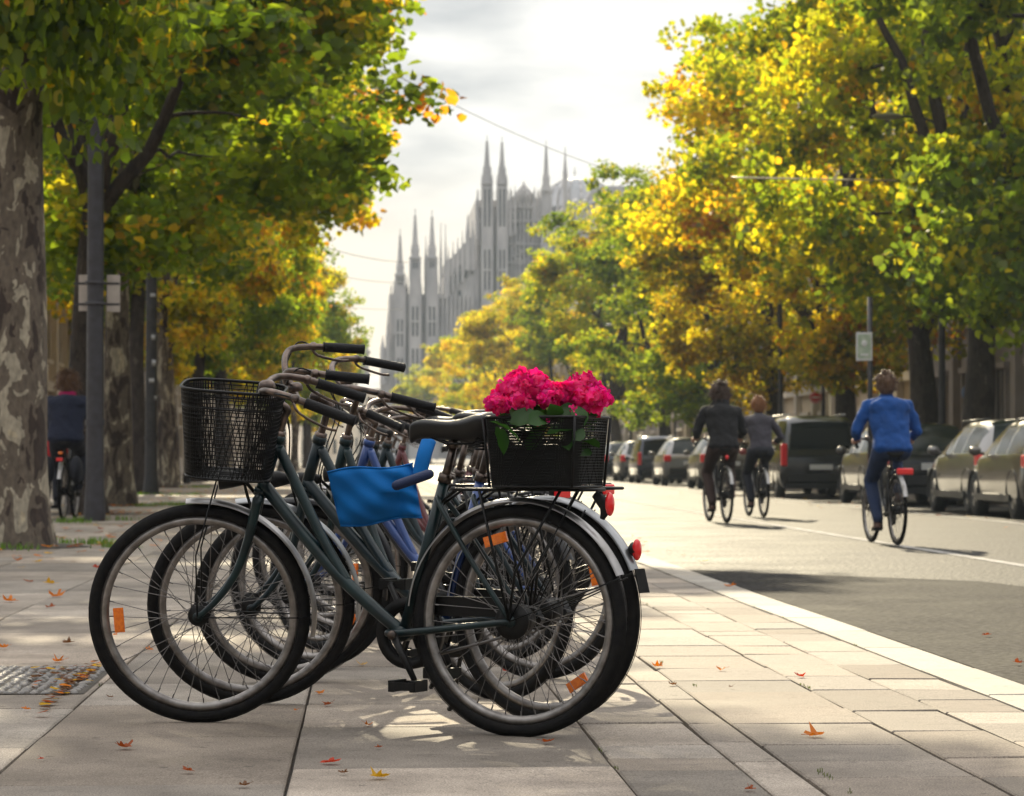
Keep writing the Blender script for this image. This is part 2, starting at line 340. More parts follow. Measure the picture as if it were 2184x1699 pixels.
PAL = {  # own colours of the leaves: (rgb, weight)
 'green': [((.070, .135, .012), 5), ((.115, .185, .014), 4), ((.040, .085, .012), 3), ((.26, .25, .014), 1.6), ((.42, .27, .015), .6), ((.42, .13, .012), .35)],
 'mixed': [((.090, .150, .012), 3.5), ((.22, .27, .014), 4), ((.44, .37, .014), 3), ((.050, .090, .012), 1.8), ((.45, .22, .012), .6)],
 'gold': [((.50, .38, .014), 5), ((.30, .31, .014), 4), ((.12, .16, .012), 4.5), ((.48, .22, .010), 1.3), ((.24, .085, .012), .7)],
 'rust': [((.20, .14, .015), 3), ((.30, .18, .012), 1.4), ((.14, .15, .014), 4), ((.44, .36, .014), 3.4), ((.07, .10, .012), 2)],
 'dark': [((.050, .100, .016), 5), ((.035, .070, .014), 3), ((.100, .150, .014), 3), ((.30, .27, .016), 1.2)],
}
def leaves_np(C, size, cols, rg, droop=.45):
    """C (n,3) centres; one two-quad folded leaf at each"""
    n = len(C)
    N = rg.normal(size=(n, 3)); N[:, 2] = np.abs(N[:, 2])*.8+droop*0.3; N /= np.linalg.norm(N, axis=1, keepdims=True)
    A = rg.normal(size=(n, 3)); A[:, 2] -= droop*1.6; A -= N*(A*N).sum(1, keepdims=True); A /= np.linalg.norm(A, axis=1, keepdims=True)
    B = np.cross(N, A); s = (size*rg.uniform(.6, 1.25, n))[:, None]
    # broad five-cornered leaf, folded along its mid-rib
    P = [(-.5, 0, 0), (-.22, -.50, .12), (.18, -.40, .10), (.52, 0, -.06), (.18, .40, .10), (-.22, .50, .12)]
    V = np.stack([C+s*(u*A+v*B+w*N) for (u, v, w) in P], 1).reshape(-1, 3)
    base = (np.arange(n)*6)[:, None]
    Fq = np.concatenate([base+np.array([[0, 1, 2, 3]]), base+np.array([[0, 3, 4, 5]])], 1).reshape(-1)
    return V, Fq, np.repeat(cols, 6, axis=0)
def np_mesh(name, V, Fq, colr, m, attr='leafcol'):
    me = bpy.data.meshes.new(name); nf = len(Fq)//4
    me.vertices.add(len(V)); me.vertices.foreach_set('co', V.astype(np.float32).ravel())
    me.loops.add(len(Fq)); me.loops.foreach_set('vertex_index', Fq.astype(np.int32))
    me.polygons.add(nf); me.polygons.foreach_set('loop_start', (np.arange(nf)*4).astype(np.int32)); me.polygons.foreach_set('loop_total', np.full(nf, 4, np.int32))
    me.update(); me.materials.append(M[m])
    a = me.color_attributes.new(attr, 'FLOAT_COLOR', 'POINT'); c4 = np.ones((len(V), 4), np.float32); c4[:, :3] = colr; a.data.foreach_set('color', c4.ravel())
    return me
def pick_cols(pal, n, rg, clump=None, var=.22):
    cs = np.array([c for c, w in PAL[pal]]); w = np.array([w for c, w in PAL[pal]], float); w /= w.sum()
    idx = rg.choice(len(cs), n, p=w)
    if clump is not None:      # most leaves of a spray share its colour
        ci = rg.choice(len(cs), clump.max()+1, p=w); keep = rg.random(n) < .62; idx = np.where(keep, ci[clump], idx)
    c = cs[idx]*rg.uniform(1-var, 1+var, (n, 1)); return c*rg.uniform(.92, 1.08, (n, 3))
def limb(b, p0, p1, r0, r1, rg, n=7, bend=.12, k=7):
    p0 = Vector(p0); p1 = Vector(p1); L = (p1-p0).length; pts = []; rs = []
    o1 = Vector(rg.normal(size=3))*L*bend
    for i in range(n+1):
        t = i/n; p = p0.lerp(p1, t)+o1*math.sin(math.pi*t)*.6+Vector(rg.normal(size=3))*L*.012*(1 if 0 < i < n else 0)
        p.z += math.sin(math.pi*t)*L*.06; pts.append(p); rs.append(r0+(r1-r0)*t)
    b.tube(pts, rs, n=k, cap=False); return pts
def make_tree(seed, pal, h=14.0, rad=4.6, fork=4.6, bottom=3.6, nleaf=42000, leaf=.15, tr=.34, nl=26, clump_r=.75, lean=(0, 0), bark='bark', gap=.0, trunkonly=False, low=.5, nseg=1):
    rg = np.random.default_rng(seed)
    tb = MB(); tx, ty = lean
    # trunk with flare and slight bends
    pts = []; rs = []; n = 16
    for i in range(n+1):
        t = i/n; z = fork*t
        pts.append((tx*t+.10*math.sin(2.1*t*2+seed), ty*t+.10*math.cos(1.7*t*2+seed*2)-.10*math.cos(seed*2), z-.04*(i == 0)))
        rs.append(tr*(1.0-.30*t+.45*math.exp(-t*14)+.03*math.sin(9*t+seed)))
    o0 = Vector((pts[0][0], pts[0][1], 0)); pts = [Vector(p)-o0 for p in pts]
    tb.tube(pts, rs, n=20, cap=False)
    top = pts[-1]; cz = (h+bottom)/2; rz = (h-bottom)/2
    # lobes of the crown
    lob = []
    for i in range(nl):
        q = 2*math.pi*(i*.618+rg.uniform(-.05, .05)); zz = rg.uniform(-1, .95)
        if zz < 0: zz *= low*2 if low*2 < 1 else 1
        rr = math.sqrt(max(.02, 1-zz*zz))*rg.uniform(.45, .98)
        lob.append(Vector((rad*rr*math.cos(q), rad*rr*math.sin(q), cz+rz*zz*.92)))
    # four or five main limbs, then one limb per lobe from the nearest main limb
    mains = []
    nm = 5
    for i in range(nm):
        q = 2*math.pi*i/nm+rg.uniform(-.3, .3); e = Vector((rad*.42*math.cos(q), rad*.42*math.sin(q), bottom+(h-bottom)*rg.uniform(.5, .72)))
        mains.append(limb(tb, top-Vector((0, 0, .25)), e, tr*.52, tr*.17, rg, n=8, bend=.10, k=9))
    mains.append(limb(tb, top-Vector((0, 0, .25)), (0, 0, h*.86), tr*.5, tr*.08, rg, n=8, bend=.05, k=9))
    allp = [p for m_ in mains for p in m_[1:]]
    tips = []
    for l in lob:
        s0 = min(allp, key=lambda p: (p-l).length+(0 if p.z < l.z+.3 else 2.5))
        pp = limb(tb, s0, l, tr*.15, tr*.045, rg, n=6, bend=.10, k=5); tips.append(pp)
    tr_me = tb.build('trunk', bark, fix=False)
    me_t = tr_me.data; bpy.data.objects.remove(tr_me)
    # sprays of leaves around lobes
    nc = nleaf//70
    li = rg.integers(0, nl, nc); cc = []
    lr = rg.uniform(.20, .36, nl)*rad
    for k in range(nc):
        l = lob[li[k]]; d = rg.normal(size=3); d /= np.linalg.norm(d); rr = lr[li[k]]*rg.random()**.45
        p = np.array(l)+d*rr*np.array([1, 1, .75])
        cc.append(p)
    cc = np.array(cc); nper = 70; cl = np.repeat(np.arange(nc), nper)
    off = rg.normal(size=(nc*nper, 3)); off /= np.linalg.norm(off, axis=1, keepdims=True); off *= (rg.random((nc*nper, 1))**.5)*clump_r*rg.uniform(.5, 1.0, nc)[cl][:, None]
    off[:, 2] *= .6
    C = cc[cl]+off
    C = C[C[:, 2] > bottom-1.2]; cl = cl[:len(C)]
    V, Fq, cv = leaves_np(C, leaf, pick_cols(pal, len(C), rg, cl), rg)
    me_c = np_mesh('crown', V, Fq, cv, 'leaf')
    return me_t, me_c
NT = [0]
def place_tree(proto, x, y, rz, sx, sz, label, group, name='plane_tree', z=0, ts=None):
    e = empty(name, (x, y, z), rz, label, 'tree', group)
    t = bpy.data.objects.new('trunk', proto[0]); COL.objects.link(t); t.parent = e
    if ts: t.scale = (ts/sx, ts/sx, 1)
    c = bpy.data.objects.new('crown', proto[1]); COL.objects.link(c); c.parent = e
    e.scale = (sx, sx, sz); return e
LQ = 1.0
pL0 = make_tree(11, 'green', h=13.5, rad=4.9, fork=5.2, bottom=4.4, nleaf=int(37000*LQ), leaf=.15, tr=.31)
pL1 = make_tree(12, 'green', h=13.5, rad=4.7, fork=4.7, bottom=4.0, nleaf=int(37000*LQ), leaf=.15, tr=.27, bark='bark2')
pL2 = make_tree(13, 'gold', h=13.0, rad=4.7, fork=4.4, bottom=3.7, nleaf=int(42000*LQ), leaf=.16, tr=.28)
pR0 = make_tree(21, 'gold', h=15.5, rad=5.3, fork=3.4, bottom=3.0, nleaf=int(40000*LQ), leaf=.165, tr=.34, bark='bark2', nl=34, clump_r=.85)
pR1 = make_tree(22, 'mixed', h=15.0, rad=5.2, fork=3.6, bottom=3.0, nleaf=int(30000*LQ), leaf=.165, tr=.36, bark='bark2', nl=32, clump_r=.85)
pR2 = make_tree(23, 'rust', h=14.5, rad=5.2, fork=3.4, bottom=2.8, nleaf=int(38000*LQ), leaf=.165, tr=.32, bark='bark2', nl=32, clump_r=.85)
pR3 = make_tree(24, 'dark', h=14.5, rad=5.2, fork=3.4, bottom=2.4, nleaf=int(29000*LQ), leaf=.165, tr=.34, bark='bark2', nl=34, clump_r=.8)
def atx(u, d):  # world x of pixel column u at distance d
    return AT(u, 978, d).x
gL = 'plane trees along the bicycle pavement'; gR = 'autumn trees behind the parked cars'
left = [ # column, distance, proto, rot, sx, sz, label
 (14, 27.3, pL0, 1.3, .68, 1.05, 'nearest plane tree with cream and brown flaking bark at the frame edge'),
 (188, 43, pL1, 2.1, 1.28, 1.0, 'dark crooked plane trunk directly behind the grey pole'),
 (252, 51, pL0, 4.0, 1.14, 1.03, 'thick plane tree with a pale sunlit edge beside the grey pole'),
 (300, 71, pL1, 3.6, 1.26, 1.18, 'plane tree right behind the sticker covered black pole'),
 (356, 82, pL2, 5.2, 1.25, 1.22, 'plane tree just past the sticker covered black pole')]
for (u, d, p, rz, sx, sz, lab) in left:
    e = place_tree(p, atx(u, d), d, rz, sx, sz, lab, gL, ts=(1.15 if d < 30 else .88))
    if d < 30: e.rotation_euler = (Matrix.Rotation(R(2.4), 3, 'Y') @ Matrix.Rotation(rz, 3, 'Z')).to_euler()
ds = [92, 103, 115, 128, 142, 157, 174, 192, 214, 238, 268, 300]
ORD = ['first', 'second', 'third', 'fourth', 'fifth', 'sixth', 'seventh', 'eighth', 'ninth', 'tenth', 'eleventh', 'twelfth', 'last']
for i, d in enumerate(ds):
    p = [pL2, pL1, pL1, pL2][i % 4]
    place_tree(p, -5.1+.12*((i*7) % 5-2)-(.9 if i < 6 else 0), d, i*1.9, .91+.04*((i*3) % 4-1.5), 1.06+.05*((i*5) % 3-1), ORD[i]+' yellowing plane tree in the line receding beyond the black poles', gL)
right = [ # centre column, distance, proto, rz, sx, sz
 (2360, 47, pR3, .4, 1.0, 1.05, 'dark green tree at the far edge over the nearest parked estate cars'),
 (2075, 56, pR1, 1.7, .98, 1.08, 'forked tree with dark limbs over the nearest parked cars'),
 (1960, 66, pR1, 2.6, 1.05, 1.04, 'tall yellow green tree above the cyclist in the blue jacket'),
 (1800, 78, pR0, 5.0, 1.02, 1.02, 'bright yellow tree above the dark van'),
 (1660, 92, pR2, 3.1, 1.0, .92, 'rust and yellow tree above the cyclist in black'),
 (1535, 108, pR3, .9, .98, .82, 'deep green tree whose outer branches reach toward the cathedral roofs'),
 (1430, 126, pR3, 2.2, .97, 1.0, 'dark green tree standing below the cathedral dome'),
 (1318, 150, pR1, 4.4, .97, .97, 'light yellow green tree covering the foot of the cathedral nave'),
 (1235, 180, pR3, 1.2, .95, .90, 'green tree in haze beyond the yellow green one'),
 (1140, 210, pR2, 5.6, 1.0, 1.02, 'orange brown tree in front of the cathedral front wall'),
 (1072, 245, pR0, 3.3, 1.0, .98, 'hazy golden tree low before the cathedral towers'),
 (1020, 295, pR1, .2, 1.0, .96, 'hazy green tree low before the cathedral towers'),
 (968, 345, pR0, 2.0, 1.0, .98, 'small pale orange tree at the foot of the outer tower'),
 (915, 400, pR1, 4.1, 1.0, .95, 'farthest small hazy tree at the end of the street')]
for (u, d, p, rz, sx, sz, lab) in right: place_tree(p, atx(u, d), d, rz, sx, sz, lab, gR, 'autumn_tree', .11 if d < 300 else 0)
# ------------------------------------------------------------------ cathedral, facades, far buildings
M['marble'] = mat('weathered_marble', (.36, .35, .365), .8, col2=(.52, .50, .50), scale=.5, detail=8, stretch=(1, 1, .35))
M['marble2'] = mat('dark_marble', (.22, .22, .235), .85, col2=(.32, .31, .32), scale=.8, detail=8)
M['lead'] = mat('lead_roof', (.34, .35, .37), .6, .2, col2=(.46, .46, .48), scale=.3)
M['window'] = mat('dark_glass', (.02, .024, .03), .12)
def build_cathedral(d0):
    root = empty('cathedral', tuple(AT(1000, 978, d0).xy)+(0,), 0, 'grey gothic cathedral with spires rising in haze beyond the trees', 'cathedral')
    O = Vector((root.location.x, d0, 0)); k = d0/F
    def X(u): return AT(u, 700, d0).x-O.x
    def Z(v): return AT(1000, v, d0).z
    def wall(name, outline, y0, y1, m):      # outline in (u, v) pixels; thick prism between y0 and y1
        b = MB(); n = len(outline); vs = [(X(u), y0, Z(v)) for u, v in outline]+[(X(u), y1, Z(v)) for u, v in outline]
        b.add(vs, [tuple(range(n)), tuple(range(2*n-1, n-1, -1))]+[(i, (i+1) % n, n+(i+1) % n, n+i) for i in range(n)], False); return b.build(name, m, root)
    def spire(u, vtop, vbase, vfoot, w, y=-1, name='tower'):
        """square tower from the foot up to vbase, then a crocketed spire to vtop"""
        w *= .80; b = MB(); x = X(u); hw = w*k/2; zt, zb, zf = Z(vtop), Z(vbase), Z(vfoot)
        z2 = zb-(zt-zb)*.55
        b.box((x, y, (zf+z2)/2), (2*hw, 2*hw, z2-zf)); b.box((x, y, (z2+zb)/2), (1.45*hw, 1.45*hw, zb-z2))
        for s1 in (-1, 1):
            for s2 in (-1, 1): b.box((x+s1*hw*.72, y+s2*hw*.72, (z2+zb)/2-.6), (hw*.2, hw*.2, zb-z2)); b.lathe([(hw*.2, 0), (.03, hw*1.3)], 5, c=(x+s1*hw*.72, y+s2*hw*.72, zb-.6))
        for sx in (-1, 1):
            for sy in (-1, 1): 
                b.box((x+sx*hw, y+sy*hw, (zf+z2)/2+.3), (hw*.36, hw*.36, z2-zf+1.0))
                b.lathe([(hw*.26, 0), (hw*.04, hw*1.7)], 5, c=(x+sx*hw, y+sy*hw, z2+.8), T=None)
        for q in range(3): b.box((x, y, zf+(zb-zf)*(.35+.3*q)), (2*hw+.35, 2*hw+.35, .30))
        o = b.build(name, 'marble', root)
        for (a_, b__) in ((.12, .30), (.36, .52), (.58, .72), (.80, .93)):
            for s3 in (-.42, .42):
                q_ = MB(); z_0 = zf+(zb-zf)*a_; z_1 = zf+(zb-zf)*b__; wd = hw*.34*(1 if z_1 < z2 else .7); q_.box((x+s3*hw*(1 if z_1 < z2 else .7), y-hw*(1 if z_1 < z2 else .725)-.01, (z_0+z_1)/2), (wd, .08, z_1-z_0)); q_.build('lancet', 'window', o)
        s = MB(); H = zt-zb
        prof = [(hw*.66, 0), (hw*.56, H*.10), (hw*.42, H*.34), (hw*.27, H*.58), (hw*.15, H*.78), (hw*.26, H*.80), (hw*.10, H*.84), (hw*.07, H*.95), (hw*.15, H*.965), (.02, H)]
        s.lathe(prof, 8, c=(x, y, zb))
        for i in range(9):   # crockets
            t = .08+i*.085; rr = hw*(.55-.55*t)+.02
            for q in range(4):
                a = q*math.pi/2+.4; s.ball((x+rr*math.cos(a), y+rr*math.sin(a), zb+H*t), .17, 4)
        s.build('spire', 'marble', o); return o
    # lower outer part (towards the left of the photograph)
    wall('side_aisle', [(812, 980), (812, 742), (830, 742), (830, 628), (945, 628), (945, 590), (1022, 572), (1022, 980)], 0, 26, 'marble')
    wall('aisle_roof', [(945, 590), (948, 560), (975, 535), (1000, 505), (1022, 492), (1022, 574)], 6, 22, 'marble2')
    # high nave
    wall('nave', [(1015, 980), (1015, 425), (1090, 425), (1118, 400), (1150, 425), (1176, 425), (1176, 980)], 2, 40, 'marble')
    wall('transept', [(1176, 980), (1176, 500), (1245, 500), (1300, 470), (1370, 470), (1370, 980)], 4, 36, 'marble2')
    for (u, vt, vb, vf, w) in [(853, 490, 568, 980, 24), (885, 447, 530, 980, 26), (921, 450, 530, 980, 25), (1038, 290, 362, 980, 26), (1070, 293, 362, 980, 24), (1164, 300, 378, 980, 22)]:
        spire(u, vt, vb, vf, w)
    for (u, vt, vb, w) in [(997, 458, 500, 9), (940, 476, 560, 6), (950, 480, 560, 6), (908, 505, 560, 7), (827, 668, 720, 9), (1205, 312, 372, 10), (816, 716, 745, 10), (956, 528, 556, 5), (966, 516, 546, 5), (976, 508, 536, 5), (986, 492, 526, 5), (1008, 470, 502, 6), (1018, 405, 432, 7), (1088, 400, 428, 6), (1098, 396, 424, 5), (1140, 398, 424, 5), (1150, 402, 428, 6), (1176, 420, 470, 7), (868, 590, 622, 6), (897, 585, 622, 6), (932, 560, 610, 6), (840, 600, 640, 6), (1190, 398, 440, 5), (1215, 380, 420, 5)]:
        b = MB(); x = X(u); hw = w*k/2; zb = Z(vb); zt = Z(vt)
        b.box((x, -.5, zb-3), (2*hw, 2*hw, 6)); b.lathe([(hw*1.1, 0), (hw*.8, (zt-zb)*.2), (hw*.4, (zt-zb)*.6), (.05, zt-zb)], 6, c=(x, -.5, zb)); b.build('pinnacle', 'marble', root)
    # buttress ribs, string courses and little pinnacles
    b = MB()
    for u in range(1020, 1176, 9): b.box((X(u), 1.7, (Z(430)+Z(980))/2), (.32, .8, Z(430)-Z(980)))
    for u in range(836, 1015, 9): b.box((X(u), -.3, (Z(632)+Z(980))/2), (.32, .8, Z(632)-Z(980)))
    for v in (440, 470, 520, 560): b.box(((X(1015)+X(1176))/2, 1.6, Z(v)), (X(1176)-X(1015), .9, .28))
    b.build('buttress', 'marble', root)
    b = MB()
    for u in range(1020, 1176, 8):
        zb = Z(425); b.box((X(u), 1.9, zb+.4), (.22, .22, 1.2)); b.lathe([(.2, 0), (.02, .9)], 5, c=(X(u), 1.9, zb+1.0))
    for u in range(834, 944, 8):
        zb = Z(628); b.box((X(u), .2, zb+.3), (.25, .25, 1.0)); b.lathe([(.2, 0), (.02, .9)], 5, c=(X(u), .2, zb+.8))
    b.build('parapet', 'marble', root)
    # open pierced gable above the nave
    b = MB()
    for a, c_ in [((1092, 425), (1118, 392)), ((1118, 392), (1146, 425)), ((1100, 425), (1118, 402)), ((1118, 402), (1136, 425)), ((1105, 440), (1105, 408)), ((1112, 440), (1112, 398)), ((1118, 440), (1118, 386)), ((1124, 440), (1124, 398)), ((1131, 440), (1131, 408))]:
        b.tube([(X(a[0]), 1.5, Z(a[1])), (X(c_[0]), 1.5, Z(c_[1]))], .22, 5)
    b.build('pierced_gable', 'marble', root)
    # rose window, lancet windows
    b = MB(); cx, cz, r = X(1113), Z(535), 18*k*1.0
    b.lathe([(r*1.15, -.2), (r*1.15, .25), (r*.95, .25), (r*.95, -.2)], 28, axis='Y', c=(cx, 1.6, cz), closed=True)
    for q in range(10): a = q*math.pi/5; b.tube([(cx, 1.4, cz), (cx+r*math.cos(a), 1.4, cz+r*math.sin(a))], .07, 5)
    o = b.build('rose_window', 'marble', root)
    b = MB(); b.lathe([(.01, 0), (r, 0), (r, .3), (.01, .3)], 28, axis='Y', c=(cx, 1.62, cz)); b.build('pane', 'window', o)
    for (u, v, w, h) in [(1035, 540, 8, 34), (1060, 540, 8, 34), (1160, 540, 7, 30), (1086, 470, 5, 26), (1096, 470, 5, 26), (1106, 468, 5, 28), (1120, 468, 5, 28), (1130, 470, 5, 26), (1140, 470, 5, 26), (1088, 545, 6, 40), (1138, 545, 6, 40), (955, 600, 4, 30), (968, 590, 4, 34), (981, 585, 4, 36), (994, 575, 4, 38), (1007, 565, 4, 40), (860, 690, 5, 40), (900, 690, 5, 40), (935, 670, 5, 34), (980, 640, 6, 34)]:
        b = MB(); y = 1.85 if u > 1015 else -.15
        b.box((X(u), y, Z(v)), (w*k, .2, h*k)); b.lathe([(w*k/2, -.1), (w*k/2, .1), (.01, .1), (.01, -.1)], 12, axis='Y', c=(X(u), y, Z(v-h/2))); b.build('window', 'window', root)
    # dome and drum at the crossing, with a lantern mast
    b = MB(); dx, dz = X(1240), Z(470); dr = 74*k; dx = X(1252); dz = Z(520)
    b.lathe([(dr, 0), (dr, 92*k), (dr*1.05, 94*k), (dr*1.05, 99*k), (dr*.98, 104*k), (dr*.92, 125*k), (dr*.78, 144*k), (dr*.52, 158*k), (dr*.2, 164*k), (.05, 165*k)], 24, c=(dx, 18, dz)); b.build('dome', 'lead', root)
    b = MB()
    for q in range(16):
        a = q*math.pi/8
        for (r1_, h1_, r2_, h2_) in [(1.0, 60, 1.0, 94), (.985, 104, .925, 125), (.925, 125, .785, 144), (.785, 144, .52, 158)]: b.tube([(dx+dr*r1_*1.01*math.cos(a), 18+dr*r1_*1.01*math.sin(a), dz+h1_*k), (dx+dr*r2_*1.01*math.cos(a), 18+dr*r2_*1.01*math.sin(a), dz+h2_*k)], .22, 5)
    b.build('dome_rib', 'marble', root)
    b = MB(); b.tube([(X(1242), 17, Z(380)), (X(1242), 17, Z(333))], .09, 5); b.tube([(X(1238), 17, Z(346)), (X(1246), 17, Z(346))], .07, 5); b.build('mast', 'marble2', root)
    # flying buttresses / white roof over the transept
    b = MB()
    for off in (0, 1.6, 3.2):
        pts = [(X(1182)+off, 3, Z(500)), (X(1190)+off, 3, Z(470)), (X(1208)+off, 3, Z(440)), (X(1235)+off, 3, Z(425))]; b.tube(spline(pts, 4), .45, 6)
    b.build('flying_buttress', 'marble', root)
    wall('transept_roof', [(1232, 520), (1236, 440), (1262, 405), (1290, 392), (1370, 392), (1370, 520)], 3, 10, 'marble')
    return root
build_cathedral(470)
# facades ---------------------------------------------------------------
M['ochre'] = mat('ochre_render', (.46, .36, .25), .85, col2=(.56, .46, .34), scale=.7, detail=6)
M['cream'] = mat('cream_render', (.76, .66, .53), .85, col2=(.82, .74, .62), scale=.7, detail=6)
M['greystone'] = mat('grey_stone', (.20, .175, .165), .8, col2=(.27, .24, .225), scale=1.2, detail=6)
M['trimstone'] = mat('trim_stone', (.50, .44, .37), .8, col2=(.58, .52, .45), scale=2)
M['shutter'] = mat('shutter_paint', (.07, .09, .08), .6)
def facade(name, x, y0, y1, h, side, wallm, trimm, label, bay=3.4, depth=10, floors=4):
    """side=+1: faces +X (street to the right), -1 faces -X"""
    root = empty(name, (x, (y0+y1)/2, 0), 0, label, 'building'); L = y1-y0
    b = MB(); b.box((-side*depth/2, 0, h/2), (depth, L, h)); b.build('wall', wallm, root)
    b = MB(); nb = max(2, int(L/bay)); fh = h/floors
    b.box((side*.10, 0, .45), (.20, L, .9)); b.box((side*.22, 0, h-.2), (.5, L, .42)); b.box((side*.09, 0, fh), (.20, L, .30))
    for i in range(nb+1): b.box((side*.12, -L/2+L*i/nb*.985+.2, h/2), (.24, .55, h-1.0))
    b.build('pilaster', trimm, root)
    for i in range(nb):
        for f in range(floors):
            yy = -L/2+L*(i+.5)/nb; zz = fh*f+fh*.5+.1; w = bay*.34; hh = fh*.52 if f else fh*.66
            if f == 0: zz = hh/2+.15
            b = MB()
            b.box((side*.07, yy-w/2-.07, zz), (.14, .14, hh+.28)); b.box((side*.07, yy+w/2+.07, zz), (.14, .14, hh+.28))
            b.box((side*.09, yy, zz+hh/2+.12), (.20, w+.5, .16)); b.box((side*.10, yy, zz-hh/2-.09), (.24, w+.5, .12)); b.box((side*.05, yy, zz), (.06, .07, hh))
            o = b.build('window', trimm, root)
            b = MB(); b.box((side*.012, yy, zz), (.02, w, hh)); b.build('pane', 'window', o)
    rb = MB(); rb.box((-side*depth/2, 0, h+.25), (depth+1.0, L+.4, .3)); rb.build('roof', 'lead', root)
    return root
facade('apartment_building', -9.6, 84, 112, 9, 1, 'cream', 'trimstone', 'cream facade with tall pilasters glimpsed between the first plane trunks', bay=3.1, floors=3)
facade('apartment_building', -10.4, 114, 190, 14, 1, 'ochre', 'trimstone', 'ochre facade hidden behind the receding plane trunks', bay=4.2)
facade('apartment_building', -10.4, 192, 330, 15, 1, 'cream', 'trimstone', 'distant pale facade at the end of the plane row', bay=6, floors=4)
facade('apartment_building', 17.2, 50, 86, 14, -1, 'greystone', 'greystone', 'grey brown stone building behind the nearest parked cars', bay=4.0, floors=3)
facade('apartment_building', 17.6, 88, 150, 14, -1, 'ochre', 'trimstone', 'ochre building behind the row of far parked cars', bay=4.4, floors=4)
facade('apartment_building', 17.4, 152, 290, 13, -1, 'greystone', 'trimstone', 'hazy long building behind the farthest parked cars', bay=7, floors=4)
# low grey roofs and a small turret closing the street
def far_block(u0, u1, vt, d, label, name='far_building'):
    root = empty(name, (AT((u0+u1)/2, 978, d).x, d, 0), 0, label, 'building'); w = AT(u1, 978, d).x-AT(u0, 978, d).x; h = AT(900, vt, d).z
    b = MB(); b.box((0, 6, h*.42), (w, 12, h*.84)); b.build('wall', 'cream', root)
    b = MB(); b.add([(-w/2-.5, -.5, h*.84), (w/2+.5, -.5, h*.84), (w/2+.5, 12.5, h*.84), (-w/2-.5, 12.5, h*.84), (-w*.3, 5, h), (w*.3, 5, h), (w*.3, 7, h), (-w*.3, 7, h)],
                    [(0, 1, 5, 4), (1, 2, 6, 5), (2, 3, 7, 6), (3, 0, 4, 7), (4, 5, 6, 7), (3, 2, 1, 0)], False); b.build('roof', 'lead', root)
    for i in range(5):
        for f in range(3):
            q = MB(); q.box((-w/2+w*(i+.5)/5, -.03, h*(.15+.26*f)), (w*.08, .1, h*.13)); q.build('window', 'window', root)
far_block(640, 722, 758, 520, 'low pale hazy building with a grey roof closing the street')
far_block(716, 765, 742, 560, 'narrow hazy building beside the small turret')
far_block(762, 840, 800, 500, 'low hazy building below the outer cathedral tower')
t = empty('turret', (AT(776, 978, 540).x, 540, 0), 0, 'small hazy turret with a pointed top between low roofs and cathedral', 'tower')
zt = AT(776, 715, 540).z; zm = AT(776, 752, 540).z
b = MB(); b.box((0, 0, zm/2), (1.9, 1.9, zm)); b.box((0, 0, zm), (2.5, 2.5, .5)); b.box((0, 0, zm*.8), (2.4, 2.4, .4)); b.build('tower_body', 'marble2', t)
b = MB(); b.lathe([(1.0, 0), (.7, (zt-zm)*.3), (.25, (zt-zm)*.6), (.03, zt-zm)], 8, c=(0, 0, zm+.25)); b.build('spire', 'marble2', t)
# ------------------------------------------------------------------ bicycles
RW = .35
def ring_meshes():
    me = {}
    b = MB(); n = 64
    b.lathe([(.331+.0205*math.cos(q), .0200*math.sin(q)) for q in [2*math.pi*i/12 for i in range(12)]], n, axis='Y', closed=True)
    # fine tread ribs
    for s_ in (-.012, -.004, .004, .012):
        b.lathe([(.3505, s_-.0012), (.3525, s_), (.3505, s_+.0012)], n, axis='Y')
    me['tyre'] = b
    b = MB(); b.lathe([(.316, -.011), (.318, -.0125), (.300, -.0125), (.289, -.007), (.288, 0), (.289, .007), (.300, .0125), (.318, .0125), (.316, .011), (.305, .009), (.305, -.009)], n, axis='Y', closed=True); me['rim'] = b
    return me
RM = ring_meshes()
def spokes_mb(nh=36, flange=.028, rear=False, r=.00125):
    b = MB()
    for i in range(nh):
        a = 2*math.pi*i/nh; side = 1 if i % 2 else -1; sgn = 1 if (i//2) % 2 else -1
        ah = a+sgn*1.05
        b.tube([((flange)*math.cos(ah), side*.030, flange*math.sin(ah)), (.290*math.cos(a), side*.002, .290*math.sin(a))], r, 4, cap=False)
        b.tube([(.274*math.cos(a), side*.0035, .274*math.sin(a)), (.290*math.cos(a), side*.002, .290*math.sin(a))], .0024, 5, cap=False)
    return b
def hub_mb(drum=False):
    b = MB()
    rr = .045 if drum else .016
    b.lathe([(.004, -.062), (.0075, -.062), (.0075, -.045), (.013, -.042), (.022, -.036), (.034, -.033), (.034, -.028), (rr, -.024), (rr, .024), (.034, .028), (.034, .033), (.022, .036), (.013, .042), (.0075, .045), (.0075, .062), (.004, .062)], 20, axis='Y')
    b.lathe([(.0, -.066), (.011, -.066), (.011, -.056), (.0, -.056)], 6, axis='Y'); b.lathe([(.0, .066), (.011, .066), (.011, .056), (.0, .056)], 6, axis='Y')
    if drum: b.lathe([(.0, .036), (.052, .036), (.055, .040), (.055, .052), (.030, .058), (.0, .058)], 24, axis='Y')
    return b
def make_mesh(b, name, m):
    o = b.build(name, m); me = o.data; bpy.data.objects.remove(o); return me
WME = {'rim': make_mesh(RM['rim'], 'wheel', 'alu'), 'tyre': make_mesh(RM['tyre'], 'tyre', 'rubber'), 'spokes': make_mesh(spokes_mb(), 'spokes', 'steel'), 'hub': make_mesh(hub_mb(), 'hub', 'black'), 'drum': make_mesh(hub_mb(True), 'hub', 'black')}
b = MB(); b.box((0, .006, 0), (.032, .007, .078)); b.box((0, .0105, 0), (.024, .003, .066)); b.box((0, .0, 0), (.012, .012, .02)); WME['refl'] = make_mesh(b, 'reflector', 'orange')
